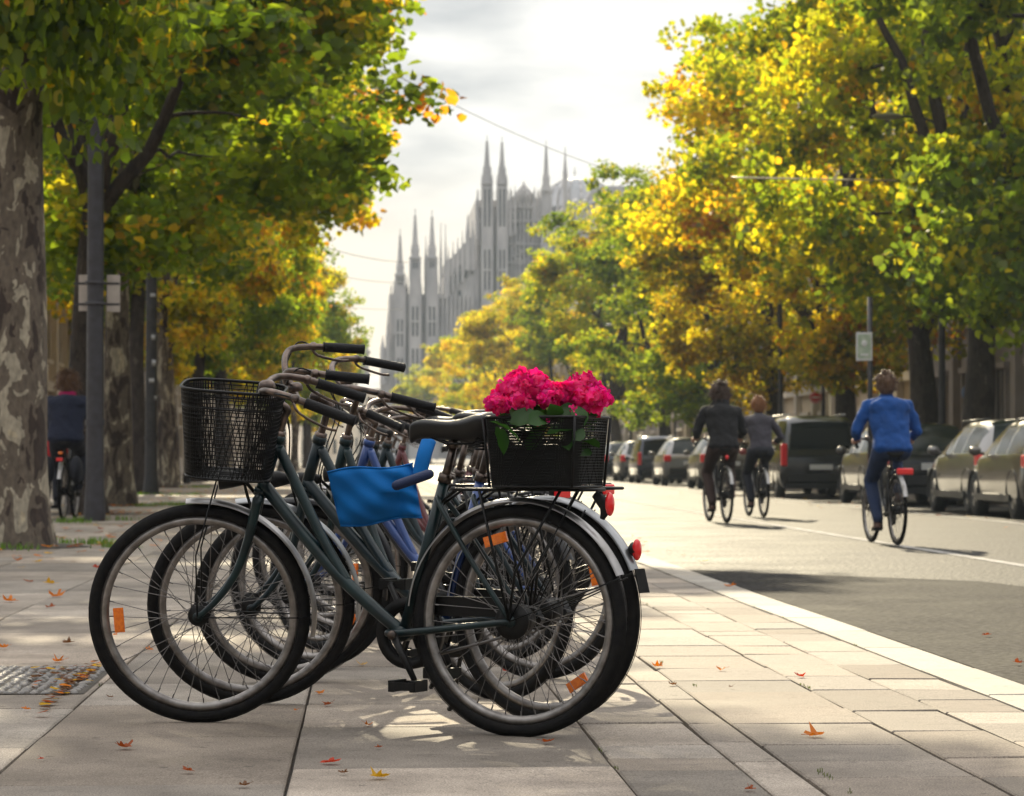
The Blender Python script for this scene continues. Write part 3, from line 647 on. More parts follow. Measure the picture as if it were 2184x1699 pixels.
def mesh_child(name, me, parent, T=None):
    o = bpy.data.objects.new(name, me); COL.objects.link(o); o.parent = parent
    if T is not None: o.matrix_basis = T
    return o
def wheel(parent, T, drum=False, spin=0, refl=(None,), simple=False, rr=.255):
    T = T @ Matrix.Rotation(spin, 4, 'Y')
    w = mesh_child('wheel', WME['rim'], parent, T)
    mesh_child('tyre', WME['tyre'], w); mesh_child('spokes', WME['spokes'], w); mesh_child('hub', WME['drum' if drum else 'hub'], w)
    for a in refl:
        if a is None: continue
        mesh_child('reflector', WME['refl'], w, Matrix.Rotation(-(a-0), 4, 'Y') @ Matrix.Translation((rr, .012, 0)))
    return w
def guard_mb(a0, a1, r=.374, w=.027, n=40, flap=False):
    """mudguard: arched channel, angles measured from forward (0) over the top (90) to the back (180)"""
    b = MB(); prof = []
    for i in range(9):
        q = -1+2*i/8; prof.append((r-.012*q*q*1.1, w*q))
    prof += [(p[0]-.0015, p[1]*.97) for p in reversed(prof)]
    b.lathe(prof, n, axis='Y', closed=True, a0=a0, a1=a1)
    if flap:
        e = (r*math.cos(a1), r*math.sin(a1)); t = (-math.sin(a1), math.cos(a1))
    return b
def bezier_loop(pts, n): return spline(pts, n)
def wire_basket(kind='round', top=(.36, .28), bot=(.28, .23), h=.26, r=.0017, nv=86, nr=23):
    """open wire basket, origin at the centre of its floor; rounded-rectangle rings"""
    b = MB()
    def ringpts(t, n):
        a = (bot[0]+(top[0]-bot[0])*t)/2; c = (bot[1]+(top[1]-bot[1])*t)/2; e = .55 if kind == 'round' else .22; out = []
        for i in range(n):
            q = 2*math.pi*i/n; cx, sx = math.cos(q), math.sin(q)
            out.append((a*math.copysign(abs(cx)**e, cx), c*math.copysign(abs(sx)**e, sx), h*t))
        return out
    n = 64
    for i in range(nr): b.tube(ringpts(i/(nr-1), n), r, 4, closed=True)
    lo, hi = ringpts(0, nv), ringpts(1, nv)
    for i in range(nv):
        b.tube([lo[i], hi[(i+2) % nv]], r, 4, cap=False)
        b.tube([lo[i], hi[(i-2) % nv]], r*.8, 4, cap=False)
    # floor lattice
    for i in range(-9, 10):
        x = bot[0]/2*i/10; b.tube([(x, -bot[1]*.46, 0), (x, bot[1]*.46, 0)], r, 4, cap=False); y = bot[1]/2*i/10; b.tube([(-bot[0]*.46, y, 0), (bot[0]*.46, y, 0)], r, 4, cap=False)
    b.tube(ringpts(1, n), .0052, 8, closed=True); b.tube(ringpts(0, n), .0042, 8, closed=True); b.tube(ringpts(.80, n), .0028, 6, closed=True)
    return b
def make_bike(name, A, B, label, paint='teal', steer=0.0, wb=1.06, bar_h=1.03, bar_style='swept', saddle_z=.945, basket=None, rear_basket=False, rack=True, guards='guard', head_lamp=True,
              refl_f=(R(181),), refl_r=(R(95),), lean=0.0, crankang=R(-120), group=None, tail='rack', stem='chrome', saddle_len=.27, seat_tube_paint=None, kick=True, bar_shift=0):
    """A rear contact point, B front contact point (world, on the ground). Bike frame: +x forward, +y its left side."""
    d = (B-A); rz = math.atan2(d.y, d.x)
    root = empty(name, (A.x, A.y, 0), rz, label, 'bicycle', group)
    root.rotation_euler = (lean, 0, rz)
    I = Matrix.Identity(4)
    fx = wb
    # steering axis
    ht, hb = Vector((wb-.272, 0, .905)), Vector((wb-.212, 0, .735))
    axd = (ht-hb).normalized()
    ST = Matrix.Translation(hb) @ Matrix.Rotation(steer, 4, axd) @ Matrix.Translation(-hb)
    # frame -----------------------------------------------------------
    f = MB(); bb = Vector((.392, 0, .300)); sc = Vector((.262, 0, .735))
    f.tube([hb+axd*-.012, ht+axd*.012], .0195, 14); 
    for p in (hb, ht): f.tube([p-axd*.012, p+axd*.012], .0235, 14)
    d0_ = hb+Vector((-.005, 0, .03)); d1_ = bb+Vector((.01, 0, .01)); dl = lambda t, s: d0_.lerp(d1_, t)+Vector((-.004, 0, -s))
    dn = spline([d0_, dl(.28, .026), dl(.55, .036), dl(.8, .022), d1_], 6); f.tube(dn, .0205, 14)
    u0_ = ht+Vector((-.005, 0, -.03)); u1_ = dl(.62, .030)
    up = spline([u0_, u0_.lerp(u1_, .33)+Vector((0, 0, -.010)), u0_.lerp(u1_, .68)+Vector((0, 0, -.016)), u1_], 6); f.tube(up, .0165, 12)
    f.tube([bb+Vector((0, -.036, 0)), bb+Vector((0, .036, 0))], .024, 16)
    st = f
    if seat_tube_paint: st = MB()
    st.tube([bb, sc+(sc-bb).normalized()*.045], .0165, 14)
    for s_ in (-1, 1):
        f.tube(spline([(.436, s_*.02, .302), (.38, s_*.045, .305), (.2, s_*.058, .325), (0, s_*.062, .35)], 4), [.0115]*8+[.0105]*5, 10)
        f.tube(spline([(.268, s_*.016, .722), (.235, s_*.04, .68), (.12, s_*.058, .515), (0, s_*.062, .352)], 4), .0085, 10)
        f.lathe([(0, -.004), (.018, -.004), (.018, .004), (0, .004)], 12, axis='Y', c=(0, s_*.064, .35))
    f.tube([(.335, -.05, .31), (.335, .05, .31)], .008, 8); f.tube([(.215, -.05, .655), (.215, .05, .655)], .006, 8)
    f.build('frame', paint, root)
    if seat_tube_paint: st.build('seat_tube', seat_tube_paint, root)
    # fork ---------------------------------------------------------------
    k = MB(); cr_ = hb-axd*.018
    k.tube([cr_+Vector((0, -.05, 0)), cr_+Vector((0, .05, 0))], .017, 10, roundcap=True)
    for s_ in (-1, 1):
        k.tube(spline([cr_+Vector((0, s_*.052, .005)), (wb-.172, s_*.054, .60), (wb-.128, s_*.056, .49), (wb-.065, s_*.058, .405), (wb, s_*.06, .35)], 5), [.0165-.0004*i for i in range(21)], 12)
        k.lathe([(0, -.004), (.016, -.004), (.016, .004), (0, .004)], 12, axis='Y', c=(wb, s_*.061, .35))
    o = k.build('fork', paint, root); o.matrix_basis = ST
    wheel(root, ST @ Matrix.Translation((wb, 0, RW)), False, 0, refl_f)
    wheel(root, Matrix.Translation((0, 0, RW)), True, .2, refl_r)
    # mudguards ------------------------------------------------------------
    if guards:
        o = guard_mb(R(86), R(193)).build('mudguard', guards, root); o.matrix_basis = ST @ Matrix.Translation((wb, 0, RW))
        g = MB()
        for s_ in (-1, 1):
            g.tube([(0, s_*.062, 0), (-.355, s_*.027, -.02)], .0022, 5)
        q = g.build('stay', 'blackwire', o)
        o = guard_mb(R(6), R(157)).build('mudguard', guards, root, loc=(0, 0, RW))
        g = MB()
        for s_ in (-1, 1):
            g.tube([(0, s_*.07, 0), (-.345, s_*.029, .135)], .0024, 5); g.tube([(0, s_*.07, 0), (-.17, s_*.029, .33)], .0024, 5)
        g.build('stay', 'blackwire', o)
    # stem, handlebar ----------------------------------------------------------
    s = MB(); t0 = ht+axd*.01; t1 = ht+axd*(bar_h-.905-.03); cl = t1+Vector((.045, 0, .030))
    s.tube(spline([t0, t0.lerp(t1, .7), t1, cl], 4), .0125, 12); s.tube([t0-axd*.01, t0+axd*.016], .021, 8); s.ball(cl, (.020, .024, .020), 8)
    o = s.build('stem', stem, root); o.matrix_basis = ST
    hbm = MB(); X0, Z0 = cl.x, cl.z
    if bar_shift: X0 += bar_shift
    if bar_style == 'swept': side = [(0, 0, 0), (.012, .05, .012), (.022, .12, .040), (-.01, .20, .050), (-.08, .245, .035), (-.135, .262, .015)]; gr = [(-.125, .259, .018), (-.275, .285, -.040)]
    elif bar_style == 'high': side = [(0, 0, 0), (.01, .04, .02), (.035, .10, .085), (.02, .19, .13), (-.05, .24, .13), (-.11, .26, .12)]; gr = [(-.10, .258, .122), (-.24, .275, .10)]
    else: side = [(0, 0, 0), (.01, .06, .005), (.01, .16, .02), (-.02, .24, .02), (-.05, .27, .018), (-.08, .29, .01)]; gr = [(-.07, .286, .012), (-.18, .34, -.01)]
    pts = [Vector((X0+x, -y, Z0+z)) for x, y, z in reversed(side)]+[Vector((X0+x, y, Z0+z)) for x, y, z in side[1:]]
    hbm.tube(spline(pts, 5), .0112, 12); hbo = hbm.build('handlebar', stem, root); hbo.matrix_basis = ST
    for s_ in (-1, 1):
        g = MB(); p0 = Vector((X0+gr[0][0], s_*gr[0][1], Z0+gr[0][2])); p1 = Vector((X0+gr[1][0], s_*gr[1][1], Z0+gr[1][2])); dd = (p1-p0)
        g.tube([p0, p0+dd*.03, p0+dd*.5, p0+dd*.94, p1], [.019, .0165, .0172, .0165, .0185], 14, roundcap=False)
        g.build('grip', 'grip', hbo)
        g = MB(); q0 = p0-dd.normalized()*.035; g.ball(q0, (.016, .018, .016), 8)
        g.tube(spline([q0+Vector((.005, s_*.012, -.010)), q0+dd*.1+Vector((0, s_*.028, -.036)), q0+dd*.6+Vector((0, s_*.030, -.050)), q0+dd*.85+Vector((0, s_*.026, -.046))], 4), [.006]*4+[.0052]*9, 8, flat=.6)
        g.build('brake_lever', 'black' if stem != 'chrome' else 'chrome', hbo)
        c = MB(); c.tube(spline([q0, q0+Vector((.06, -s_*.02, .015)), (X0+.055, s_*.09, Z0+.02), (X0+.035, s_*.04, Z0-.10), hb+Vector((.05, s_*.02, .06)), hb+Vector((.03, s_*.018, -.06))], 6), .0026, 6); c.build('brake_cable', 'blackwire', hbo)
    g = MB(); p = Vector((X0+.005, .105, Z0+.060)); g.lathe([(.026, -.012), (.027, -.004), (.025, .006), (.016, .014), (0, .017)], 16, c=p); g.build('bell', 'chrome' if stem == 'chrome' else 'black', hbo)
    # seat post + saddle -------------------------------------------------------
    dsv = (sc-bb).normalized(); p0 = sc+dsv*.04; p1 = p0+dsv*((saddle_z-.06-p0.z)/dsv.z)
    s = MB(); s.tube([sc+dsv*.0, p1], .0128, 12); s.tube([sc+dsv*.035, sc+dsv*.062], .021, 12); s.lathe([(0, -.012), (.007, -.012), (.007, .012), (0, .012)], 8, axis='Y', c=sc+dsv*.05+Vector((-.024, 0, 0)))
    s.tube([p1+Vector((0, -.022, 0)), p1+Vector((0, .022, 0))], .014, 10); s.build('seat_post', stem, root)
    sd = MB(); cx, cz = p1.x-.015, saddle_z; n = 18
    prof = [(.165, .012, -.022), (.156, .026, -.006), (.120, .033, .004), (.06, .036, -.002), (.0, .048, -.004), (-.05, .075, .002), (-.09, .098, .012), (-.12, .105, .016), (-.14, .096, .010), (-.150, .070, -.006)]
    vs = []; fs = []; m_ = 14
    for (x, w, z) in prof:
        hgt = .052 if x < 0 else .036
        for j in range(m_):
            q = 2*math.pi*j/m_; cc, s2 = math.cos(q), math.sin(q)
            vs.append((cx+x, w*math.copysign(abs(cc)**.75, cc), cz+z+(hgt*.5*s2 if s2 > 0 else hgt*1.25*s2)))
    for i in range(len(prof)-1):
        for j in range(m_): fs.append((i*m_+j, i*m_+(j+1) % m_, (i+1)*m_+(j+1) % m_, (i+1)*m_+j))
    fs.append(tuple(range(m_))); fs.append(tuple((len(prof)-1)*m_+j for j in range(m_-1, -1, -1)))
    sd.add(vs, fs, True); so_ = sd.build('saddle', 'leather', root, sub=1)
    g = MB()
    for s_ in (-1, 1):
        g.tube([(cx+.11, s_*.012, cz-.03), (cx+.03, s_*.022, cz-.058), (cx-.06, s_*.024, cz-.058), (cx-.10, s_*.045, cz-.035)], .0035, 6)
        for q in range(6): g.lathe([(.015, -.003), (.018, 0), (.015, .003)], 12, c=(cx-.095, s_*.045, cz-.075+q*.009))
    g.build('saddle_spring', 'blackwire', so_)
    # drivetrain -----------------------------------------------------------------
    c = MB(); yb = -.052
    c.lathe([(.074, yb-.002), (.092, yb-.002), (.092, yb+.002), (.074, yb+.002)], 36, axis='Y', c=(bb.x, 0, bb.z), closed=True)
    for i in range(5): a = i*2*math.pi/5; c.tube([(bb.x, yb, bb.z), (bb.x+.078*math.cos(a), yb, bb.z+.078*math.sin(a))], .006, 6, flat=.5)
    c.tube([(bb.x, -.07, bb.z), (bb.x, .07, bb.z)], .008, 8)
    ca = crankang; cv = Vector((math.cos(ca), 0, math.sin(ca)))*.170
    c.tube([Vector((bb.x, .066, bb.z)), Vector((bb.x, .078, bb.z))+cv], [.013, .009], 8); c.tube([Vector((bb.x, -.066, bb.z)), Vector((bb.x, -.078, bb.z))-cv], [.013, .009], 8)
    co = c.build('crank', 'black', root)
    q = MB(); q.lathe([(0, .070), (.013, .070), (.016, .074), (.013, .082), (0, .082)], 16, axis='Y', c=(bb.x, 0, bb.z)); q.build('crank_cap', 'chrome', co)
    for s_ in (1, -1):
        pp = Vector((bb.x, s_*.078, bb.z))+cv*s_; q = MB(); q.tube([pp, pp+Vector((0, s_*.1, 0))], .009, 8)
        for e in (-.036, .036): q.box(pp+Vector((e, s_*.058, .0)), (.020, .085, .034)); 
        for e in (.016, .10): q.box(pp+Vector((0, s_*e, 0)), (.085, .008, .024))
        q.build('pedal', 'black', co)
    # chain case ----------------------------------------------------------------
    g = MB(); z1 = bb.z; 
    out = [(bb.x+.105, z1+.0)]
    cs = []
    for i in range(17): a = R(-60+i*12); cs.append((bb.x+.108*math.cos(a), z1+.108*math.sin(a)))
    top_ = cs+[(.20, .415), (.05, .405), (-.04, .385), (-.06, .35), (-.035, .315), (.06, .345), (.28, .36), (.36, .36)]
    n = len(top_)
    vs = [(x, -.066, z) for x, z in top_]+[(x, -.040, z) for x, z in top_]
    # thin-walled strip: outer rim plus a side plate made of a triangle fan
    cx_, cz_ = .22, .375
    g.add([(x, -.068, z) for x, z in top_]+[(x, -.036, z) for x, z in top_], [(i, (i+1) % n, n+(i+1) % n, n+i) for i in range(n)], False)
    g.box((.205, -.05, .386), (.37, .03, .060)); g.lathe([(.080, -.066), (.112, -.066), (.112, -.036), (.080, -.036)], 30, axis='Y', c=(bb.x, 0, bb.z), closed=True); g.build('chain_guard', 'black', root)
    g = MB(); g.tube([(bb.x, yb, bb.z-.09), (.0, -.045, .315)], .0045, 6, flat=.7); g.tube([(bb.x, yb, bb.z+.09), (.0, -.045, .385)], .0045, 6, flat=.7); g.lathe([(.02, -.049), (.036, -.049), (.036, -.045), (.02, -.045)], 20, axis='Y', c=(0, 0, .35), closed=True); g.build('chain', 'steel', root)
    if kick:
        g = MB(); g.tube(spline([(.345, -.045, .295), (.37, -.07, .24), (.44, -.13, .08), (.465, -.15, .012)], 4), .0075, 8); g.tube([(.46, -.146, .022), (.49, -.165, .006)], .009, 8); g.build('kickstand', 'black', root)
    # rack -----------------------------------------------------------------------
    if rack:
        g = MB(); zr = .748
        loop = [(.20, -.03, zr+.005), (.18, -.065, zr), (.0, -.07, zr), (-.2, -.07, zr), (-.26, -.05, zr), (-.27, 0, zr), (-.26, .05, zr), (-.2, .07, zr), (0, .07, zr), (.18, .065, zr), (.20, .03, zr+.005)]
        g.tube(spline(loop, 3), .0052, 7); 
        for y in (-.025, .025): g.tube([(.19, y, zr), (-.265, y, zr)], .004, 6)
        for x in (.12, -.02, -.18): g.tube([(x, -.07, zr), (x, .07, zr)], .004, 6)
        for s_ in (-1, 1):
            g.tube([(0, s_*.072, .355), (-.02, s_*.072, .50), (-.17, s_*.07, zr)], .0048, 6); g.tube([(0, s_*.072, .355), (.10, s_*.07, zr)], .0048, 6)
            g.tube([(.2, s_*.03, zr), (.262, s_*.012, .70)], .0045, 6)
        g.build('rack', 'blackwire', root)
    if tail == 'rack':
        g = MB(); g.box((-.285, 0, .725), (.022, .085, .050)); o = g.build('tail_light', 'black', root, bevel=.006); g = MB(); g.box((-.302, 0, .725), (.016, .075, .040)); g.build('lens', 'redlens', o, bevel=.006)
    elif tail == 'guard':
        a = R(148); g = MB(); px, pz = .385*math.cos(a), RW+.385*math.sin(a)
        g.tube([(px+.004, 0, pz-.004), (px-.012, 0, pz+.006)], [.018, .024], 12); o = g.build('tail_light', 'black', root); g = MB(); g.ball((px-.016, 0, pz+.002), (.013, .020, .034), 8); g.build('lens', 'redlens', o)
        g = MB(); a = R(160); e = Vector((.372*math.cos(a), 0, RW+.372*math.sin(a))); g.add([e+Vector((0, -.028, .02)), e+Vector((0, .028, .02)), e+Vector((-.018, .030, -.055)), e+Vector((-.018, -.030, -.055)), e+Vector((-.004, -.028, .02)), e+Vector((-.004, .028, .02)), e+Vector((-.022, .030, -.055)), e+Vector((-.022, -.030, -.055))],
            [(0, 1, 2, 3), (7, 6, 5, 4), (0, 4, 5, 1), (1, 5, 6, 2), (2, 6, 7, 3), (3, 7, 4, 0)], False); g.build('mud_flap', 'rubber', root)
    if head_lamp:
        g = MB(); c0 = hb+Vector((.085, 0, .045)); g.tube([c0+Vector((-.04, 0, -.005)), c0, c0+Vector((.045, 0, 0))], [.014, .027, .033], 14, roundcap=False); g.tube([hb+Vector((.02, 0, .0)), c0+Vector((-.03, 0, 0))], .006, 6)
        o = g.build('head_lamp', 'black', root); o.matrix_basis = ST; g = MB(); g.ball(c0+Vector((.044, 0, 0)), (.008, .029, .029), 8); g.build('lens', 'clear', o)
    if basket:
        bs = wire_basket('round', *basket[1:]); o = bs.build('basket', 'blackwire', root, fix=False); o.matrix_basis = ST @ Matrix.Translation(Vector(basket[0])) @ Matrix.Rotation(R(-6), 4, 'Y')
        bx = Vector(basket[0])
        for s_ in (-1, 1):
            g = MB(); g.tube([(wb, s_*.066, .355), (wb-.005, s_*.075, .55), bx+Vector((.03, s_*.07, .0))], .0026, 6); g.build('basket_stay', 'blackwire', root).matrix_basis = ST; g = MB(); g.tube([cl+Vector((0, s_*.03, 0)), bx+Vector((-.14, s_*.03, .19))], .005, 6)
            g.build('basket_bracket', 'blackwire', root).matrix_basis = ST
    return root
def bike_px(name, rp, fp, label, **k):
    A = G(*rp); B = G(*fp); A.z = B.z = 0
    k.setdefault('wb', (B-A).length); return make_bike(name, A, B, label, **k)
def face_steer(rp, fp, ang):   # steer so that the front wheel lies in a plane turned by ang from the picture plane
    A = G(*rp); B = G(*fp); d = B-A; h = math.atan2(d.y, d.x); t = math.pi+ang; return (t-h)
b1r, b1f = (1106, 1571), (432, 1541)
bike1 = bike_px('bicycle', b1r, b1f, 'nearest dark teal bicycle with wire basket in front and flower box behind', paint='teal', steer=face_steer(b1r, b1f, -.03), bar_h=1.035,
    basket=((.995, 0, .795), (.325, .30), (.265, .24), .280), refl_f=(R(-2),), refl_r=(R(86),), kick=False, tail=None, group='bicycles parked in a row')
def bk(rp, fp, label, **k):
    return bike_px('bicycle', rp, fp, label, group='bicycles parked in a row', **k)
bike2 = bk((1163, 1541), (546, 1503), 'second dark teal bicycle in the row, a blue bag hung over its frame', paint='teal2', steer=face_steer((1163, 1541), (546, 1503), .06), bar_h=1.06, bar_shift=.06, bar_style='high', tail='guard', guards='silverpaint', seat_tube_paint='blue', refl_f=(), refl_r=(R(250),), saddle_z=.975, basket=None)
bike3 = bk((1062, 1492), (618, 1457), 'third bicycle in the row, dark green with high curved handlebar', paint='teal', steer=face_steer((1062, 1492), (618, 1457), .22), bar_h=1.12, bar_style='swept', refl_f=(R(215),), refl_r=(), saddle_z=.975, wb=1.04, guards='darkpaint')
bike4 = bk((1150, 1448), (640, 1425), 'fourth bicycle in the row, deep blue and half hidden', paint='blue', steer=.2, bar_h=1.02, bar_style='swept', refl_f=(), refl_r=(R(180),), saddle_z=.985, tail='rack', wb=1.05, guards='darkpaint')
bike5 = bk((1075, 1408), (640, 1383), 'fifth bicycle in the row, black frame behind the deep blue one', paint='darkpaint', steer=-.15, bar_h=1.03, bar_style='swept', saddle_z=1.0, wb=1.05)
bike6 = bk((1110, 1372), (685, 1352), 'sixth bicycle in the row, dark green frame with swept handlebar', paint='teal2', steer=.3, bar_h=1.00, bar_style='flat', saddle_z=.99, wb=1.05)
bike7 = bk((1060, 1338), (690, 1320), 'seventh bicycle in the row, silver frame deep in the tangle', paint='silverpaint', steer=.0, bar_h=1.02, bar_style='swept', saddle_z=1.0, wb=1.05)
bike8 = bk((1080, 1308), (720, 1291), 'eighth bicycle in the row, burgundy frame deep in the tangle', paint='burg', steer=-.3, bar_h=1.02, bar_style='high', saddle_z=1.0, wb=1.05)
# the blue bag on the second bike: soft box with a sagging outline and a folded, gathered end
def cloth_bag(name, quad, depth, th, m, label):
    """quad: four (u,v) pixels TL, TR, BR, BL at distance depth; thickness th metres away from the camera"""
    P = [AT(u, v, depth) for u, v in quad]; nU, nV = 28, 18; vs = []; fs = []
    o0 = (P[0]+P[1]+P[2]+P[3])/4; o0.z = 0
    rg = np.random.default_rng(4); ph = rg.uniform(0, 6, 6)
    def surf(a, b_, side):
        p = P[0]*(1-a)*(1-b_)+P[1]*a*(1-b_)+P[2]*a*b_+P[3]*(1-a)*b_
        bul = (math.sin(math.pi*a)**.45)*(math.sin(math.pi*b_)**.45)
        fold = .014*math.sin(11*a+5*b_+ph[0])*a*a+.013*math.sin(17*b_-12*a+ph[1])*(a**3)+.004*math.sin(6*a+9*b_)+.003*math.sin(21*a-13*b_)
        edge = .006*math.sin(7*a+ph[2])+.005*math.sin(11*b_+ph[3])
        q = Vector(p); q.y += (-th/2*bul-fold if side == 0 else th/2*bul); q.z += edge*(1 if b_ < .5 else -1)*(1 if b_ in (0, 1) else .5)
        if a > .78 and side == 0: q.y -= .02*math.sin((a-.78)/.22*math.pi)
        return q-o0
    for side in (0, 1):
        for j in range(nV+1):
            for i in range(nU+1): vs.append(surf(i/nU, j/nV, side))
    W_ = nU+1; K = W_*(nV+1)
    for side in (0, 1):
        for j in range(nV):
            for i in range(nU):
                q = [side*K+j*W_+i, side*K+j*W_+i+1, side*K+(j+1)*W_+i+1, side*K+(j+1)*W_+i]; fs.append(tuple(q if side else q[::-1]))
    b = MB(); b.add(vs, fs, True); e = empty(name, o0, 0, label, 'bag'); o = b.build('bag_body', m, e, sub=1); return e, o
M['jnavy'] = mat('navy_canvas', (.004, .016, .07), .6, bump=.3, bscale=300)
bagE, bagO = cloth_bag('blue_bag', [(698, 1008), (880, 992), (900, 1106), (726, 1126)], 9.16, .055, 'bagblue', 'bright blue cloth bag slung over the frame of the second bicycle')
me_ = bagO.data; W_ = 29
for j_ in ((0, 18)):     # stitched hems along the upper and lower edge
    b = MB(); b.tube([Vector(me_.vertices[j_*W_+i].co)+Vector((0, -.002, 0)) for i in range(29)], .0032, 6); b.build('hem', 'bagblue', bagO)
b = MB(); b.tube(spline([Vector(AT(*p))-bagE.location for p in [(846, 1036, 9.05), (880, 1024, 9.05), (915, 1012, 9.06)]], 4), .016, 12, roundcap=True); b.build('rolled_handle', 'jnavy', bagE)
b = MB(); b.tube(spline([Vector(AT(*p))-bagE.location for p in [(893, 1020, 9.14), (905, 970, 9.16), (915, 940, 9.2)]], 4), .024, 10, flat=.5); b.build('strap', 'bagblue', bagE)
# rear flower box on bike 1 -----------------------------------------------------
def on_bike(bike, p): return bike.matrix_world @ Vector(p)
bpy.context.view_layer.update()
bx = empty('wire_basket_box', on_bike(bike1, (-.095, 0, .757)), bike1.rotation_euler.z, 'square black wire box full of flowers on the rear rack', 'basket')
wire_basket('square', (.305, .28), (.275, .25), .208, .0021, 104, 26).build('wire_mesh', 'blackwire', bx, fix=False)
for s_ in (-1, 1):
    for q in (-1, 1): b = MB(); b.tube([(s_*.135, q*.123, 0), (s_*.150, q*.138, .208)], .0045, 6); b.build('corner_post', 'blackwire', bx)
M['liner'] = mat('black_liner', (.010, .010, .010), .8)
b = MB(); b.box((0, 0, .075), (.262, .225, .135)); b.build('soil_liner', 'liner', bx, bevel=.01)
# flowers ---------------------------------------------------------------------
M['petal'] = leaf_mat('petal', .35, tcol=(1, .5, .8), k=1.4); M['fleaf'] = leaf_mat('flower_leaf', .35, k=1.5)
fl = empty('flowering_plant', bx.location+Vector((0, 0, .14)), bx.rotation_euler.z, 'magenta flowering potted plant with broad green leaves in rear box', 'plant')
def ruffle(c, r, rg, npet=34):
    """dense ruffled bloom: many curved petals as bent grids around a centre"""
    V = []; Fq = []; o = 0; C3 = []
    for k in range(npet):
        d = rg.normal(size=3); d[2] = d[2]*.8+.25; d /= np.linalg.norm(d); a = np.cross(d, rg.normal(size=3)); a /= np.linalg.norm(a); b_ = np.cross(d, a)
        s = r*rg.uniform(.34, .60); c0 = np.array(c)+d*r*rg.uniform(.45, 1.05)*np.array([1, 1, .75]); d = d+rg.normal(size=3)*.75; d /= np.linalg.norm(d); a = np.cross(d, a); a /= np.linalg.norm(a); b_ = np.cross(d, a); n = 5; tw = rg.uniform(0, 6); col = np.array((.85, .012, .21))*rg.uniform(.6, 1.15)*np.array([1, 1, rg.uniform(.7, 1.4)])
        for i in range(n):
            for j in range(n):
                u = (i/(n-1)-.5)*2; v = (j/(n-1)-.5)*2; rr = 1-.18*(u*u*v*v)
                h = -.30*(u*u+v*v)*.5+.34*math.sin(5*u+tw)*abs(v)+.30*math.sin(4.5*v+tw*2)*abs(u)
                V.append(c0+s*(u*a+v*b_)*rr*.62+d*h*s*.75); C3.append(col)
        for i in range(n-1):
            for j in range(n-1): Fq += [o+i*n+j, o+(i+1)*n+j, o+(i+1)*n+j+1, o+i*n+j+1]
        o += n*n
    return V, Fq, C3
rg = np.random.default_rng(31)
for (u, v, r, dy) in [(1060, 872, .030, -.14), (1140, 826, .036, 0), (1112, 820, .034, .02), (1245, 828, .036, .0), (1068, 868, .034, -.05), (1082, 852, .036, .02), (1100, 838, .040, -.04), (1125, 842, .046, 0), (1108, 868, .034, -.10), (1150, 848, .036, .05), (1178, 845, .036, -.02), (1192, 856, .036, -.06), (1165, 862, .028, -.09), (1233, 850, .050, -.02), (1262, 860, .046, -.06), (1250, 838, .036, .04), (1284, 858, .030, .02), (1222, 838, .028, .05)]:
    P = Vector(AT(u, v-8, bx.location.y+dy)); P = (bx.matrix_world.inverted() if False else Matrix.Rotation(-bx.rotation_euler.z, 4, 'Z')) @ (P-fl.location)
    V, Fq, C3 = ruffle(P, r*1.22, rg, 74); me = np_mesh('bloom', np.array(V), np.array(Fq), np.array(C3), 'petal'); me.polygons.foreach_set('use_smooth', [True]*len(me.polygons)); o = bpy.data.objects.new('bloom', me); COL.objects.link(o); o.parent = fl
for (u, v, r) in [(1226, 892, .017), (1148, 905, .012), (1222, 872, .014), (1170, 898, .010)]:
    P = Matrix.Rotation(-bx.rotation_euler.z, 4, 'Z') @ (Vector(AT(u, v, bx.location.y-.15))-fl.location); V, Fq, C3 = ruffle(P, r, rg, 12); me = np_mesh('flower_bud', np.array(V), np.array(Fq), np.array(C3), 'petal'); o = bpy.data.objects.new('flower_bud', me); COL.objects.link(o); o.parent = fl
# broad leaves as curved 5x5 grids
V = []; Fq = []; C3 = []; o_ = 0
Rz = Matrix.Rotation(-bx.rotation_euler.z, 4, 'Z')
spots = [(1080, 915, .055, -.17), (1120, 890, .05, -.15), (1150, 893, .045, -.15), (1105, 882, .04, -.13), (1200, 915, .05, -.17), (1215, 935, .045, -.16), (1235, 925, .035, -.17), (1185, 880, .04, -.12), (1235, 885, .04, -.12), (1210, 875, .035, -.1), (1255, 945, .05, -.10), (1070, 940, .045, -.12), (1140, 940, .04, -.1), (1245, 960, .04, -.12)]
for i in range(26): spots.append((rg.uniform(1060, 1270), rg.uniform(868, 915), rg.uniform(.025, .045), rg.uniform(-.1, .1)))
for (u, v, s, dy) in spots:
    c0 = np.array(Rz @ (Vector(AT(u, v, bx.location.y+dy))-fl.location)); d = rg.normal(size=3)*.6+np.array(Rz.to_3x3() @ Vector((0, -1, .7))); d /= np.linalg.norm(d); a = np.cross(d, rg.normal(size=3)); a /= np.linalg.norm(a); b_ = np.cross(d, a); n = 6; col = np.array((.022, .070, .012))*rg.uniform(.6, 1.5)
    for i in range(n):
        for j in range(n):
            p = i/(n-1); q = (j/(n-1)-.5)*2; w = math.sin(math.pi*(p**.8))**.7*.62
            V.append(c0+s*((p-.5)*2*a+q*w*b_)+d*s*(-.35*(p-.5)**2*4*.5+.22*q*q*w+.05*math.sin(12*p)*q)); C3.append(col*(1.5 if abs(q) < .1 else 1))
    for i in range(n-1):
        for j in range(n-1): Fq += [o_+i*n+j, o_+(i+1)*n+j, o_+(i+1)*n+j+1, o_+i*n+j+1]
    o_ += n*n
me = np_mesh('leaves', np.array(V), np.array(Fq), np.array(C3), 'fleaf'); me.polygons.foreach_set('use_smooth', [True]*len(me.polygons)); o = bpy.data.objects.new('leaves', me); COL.objects.link(o); o.parent = fl
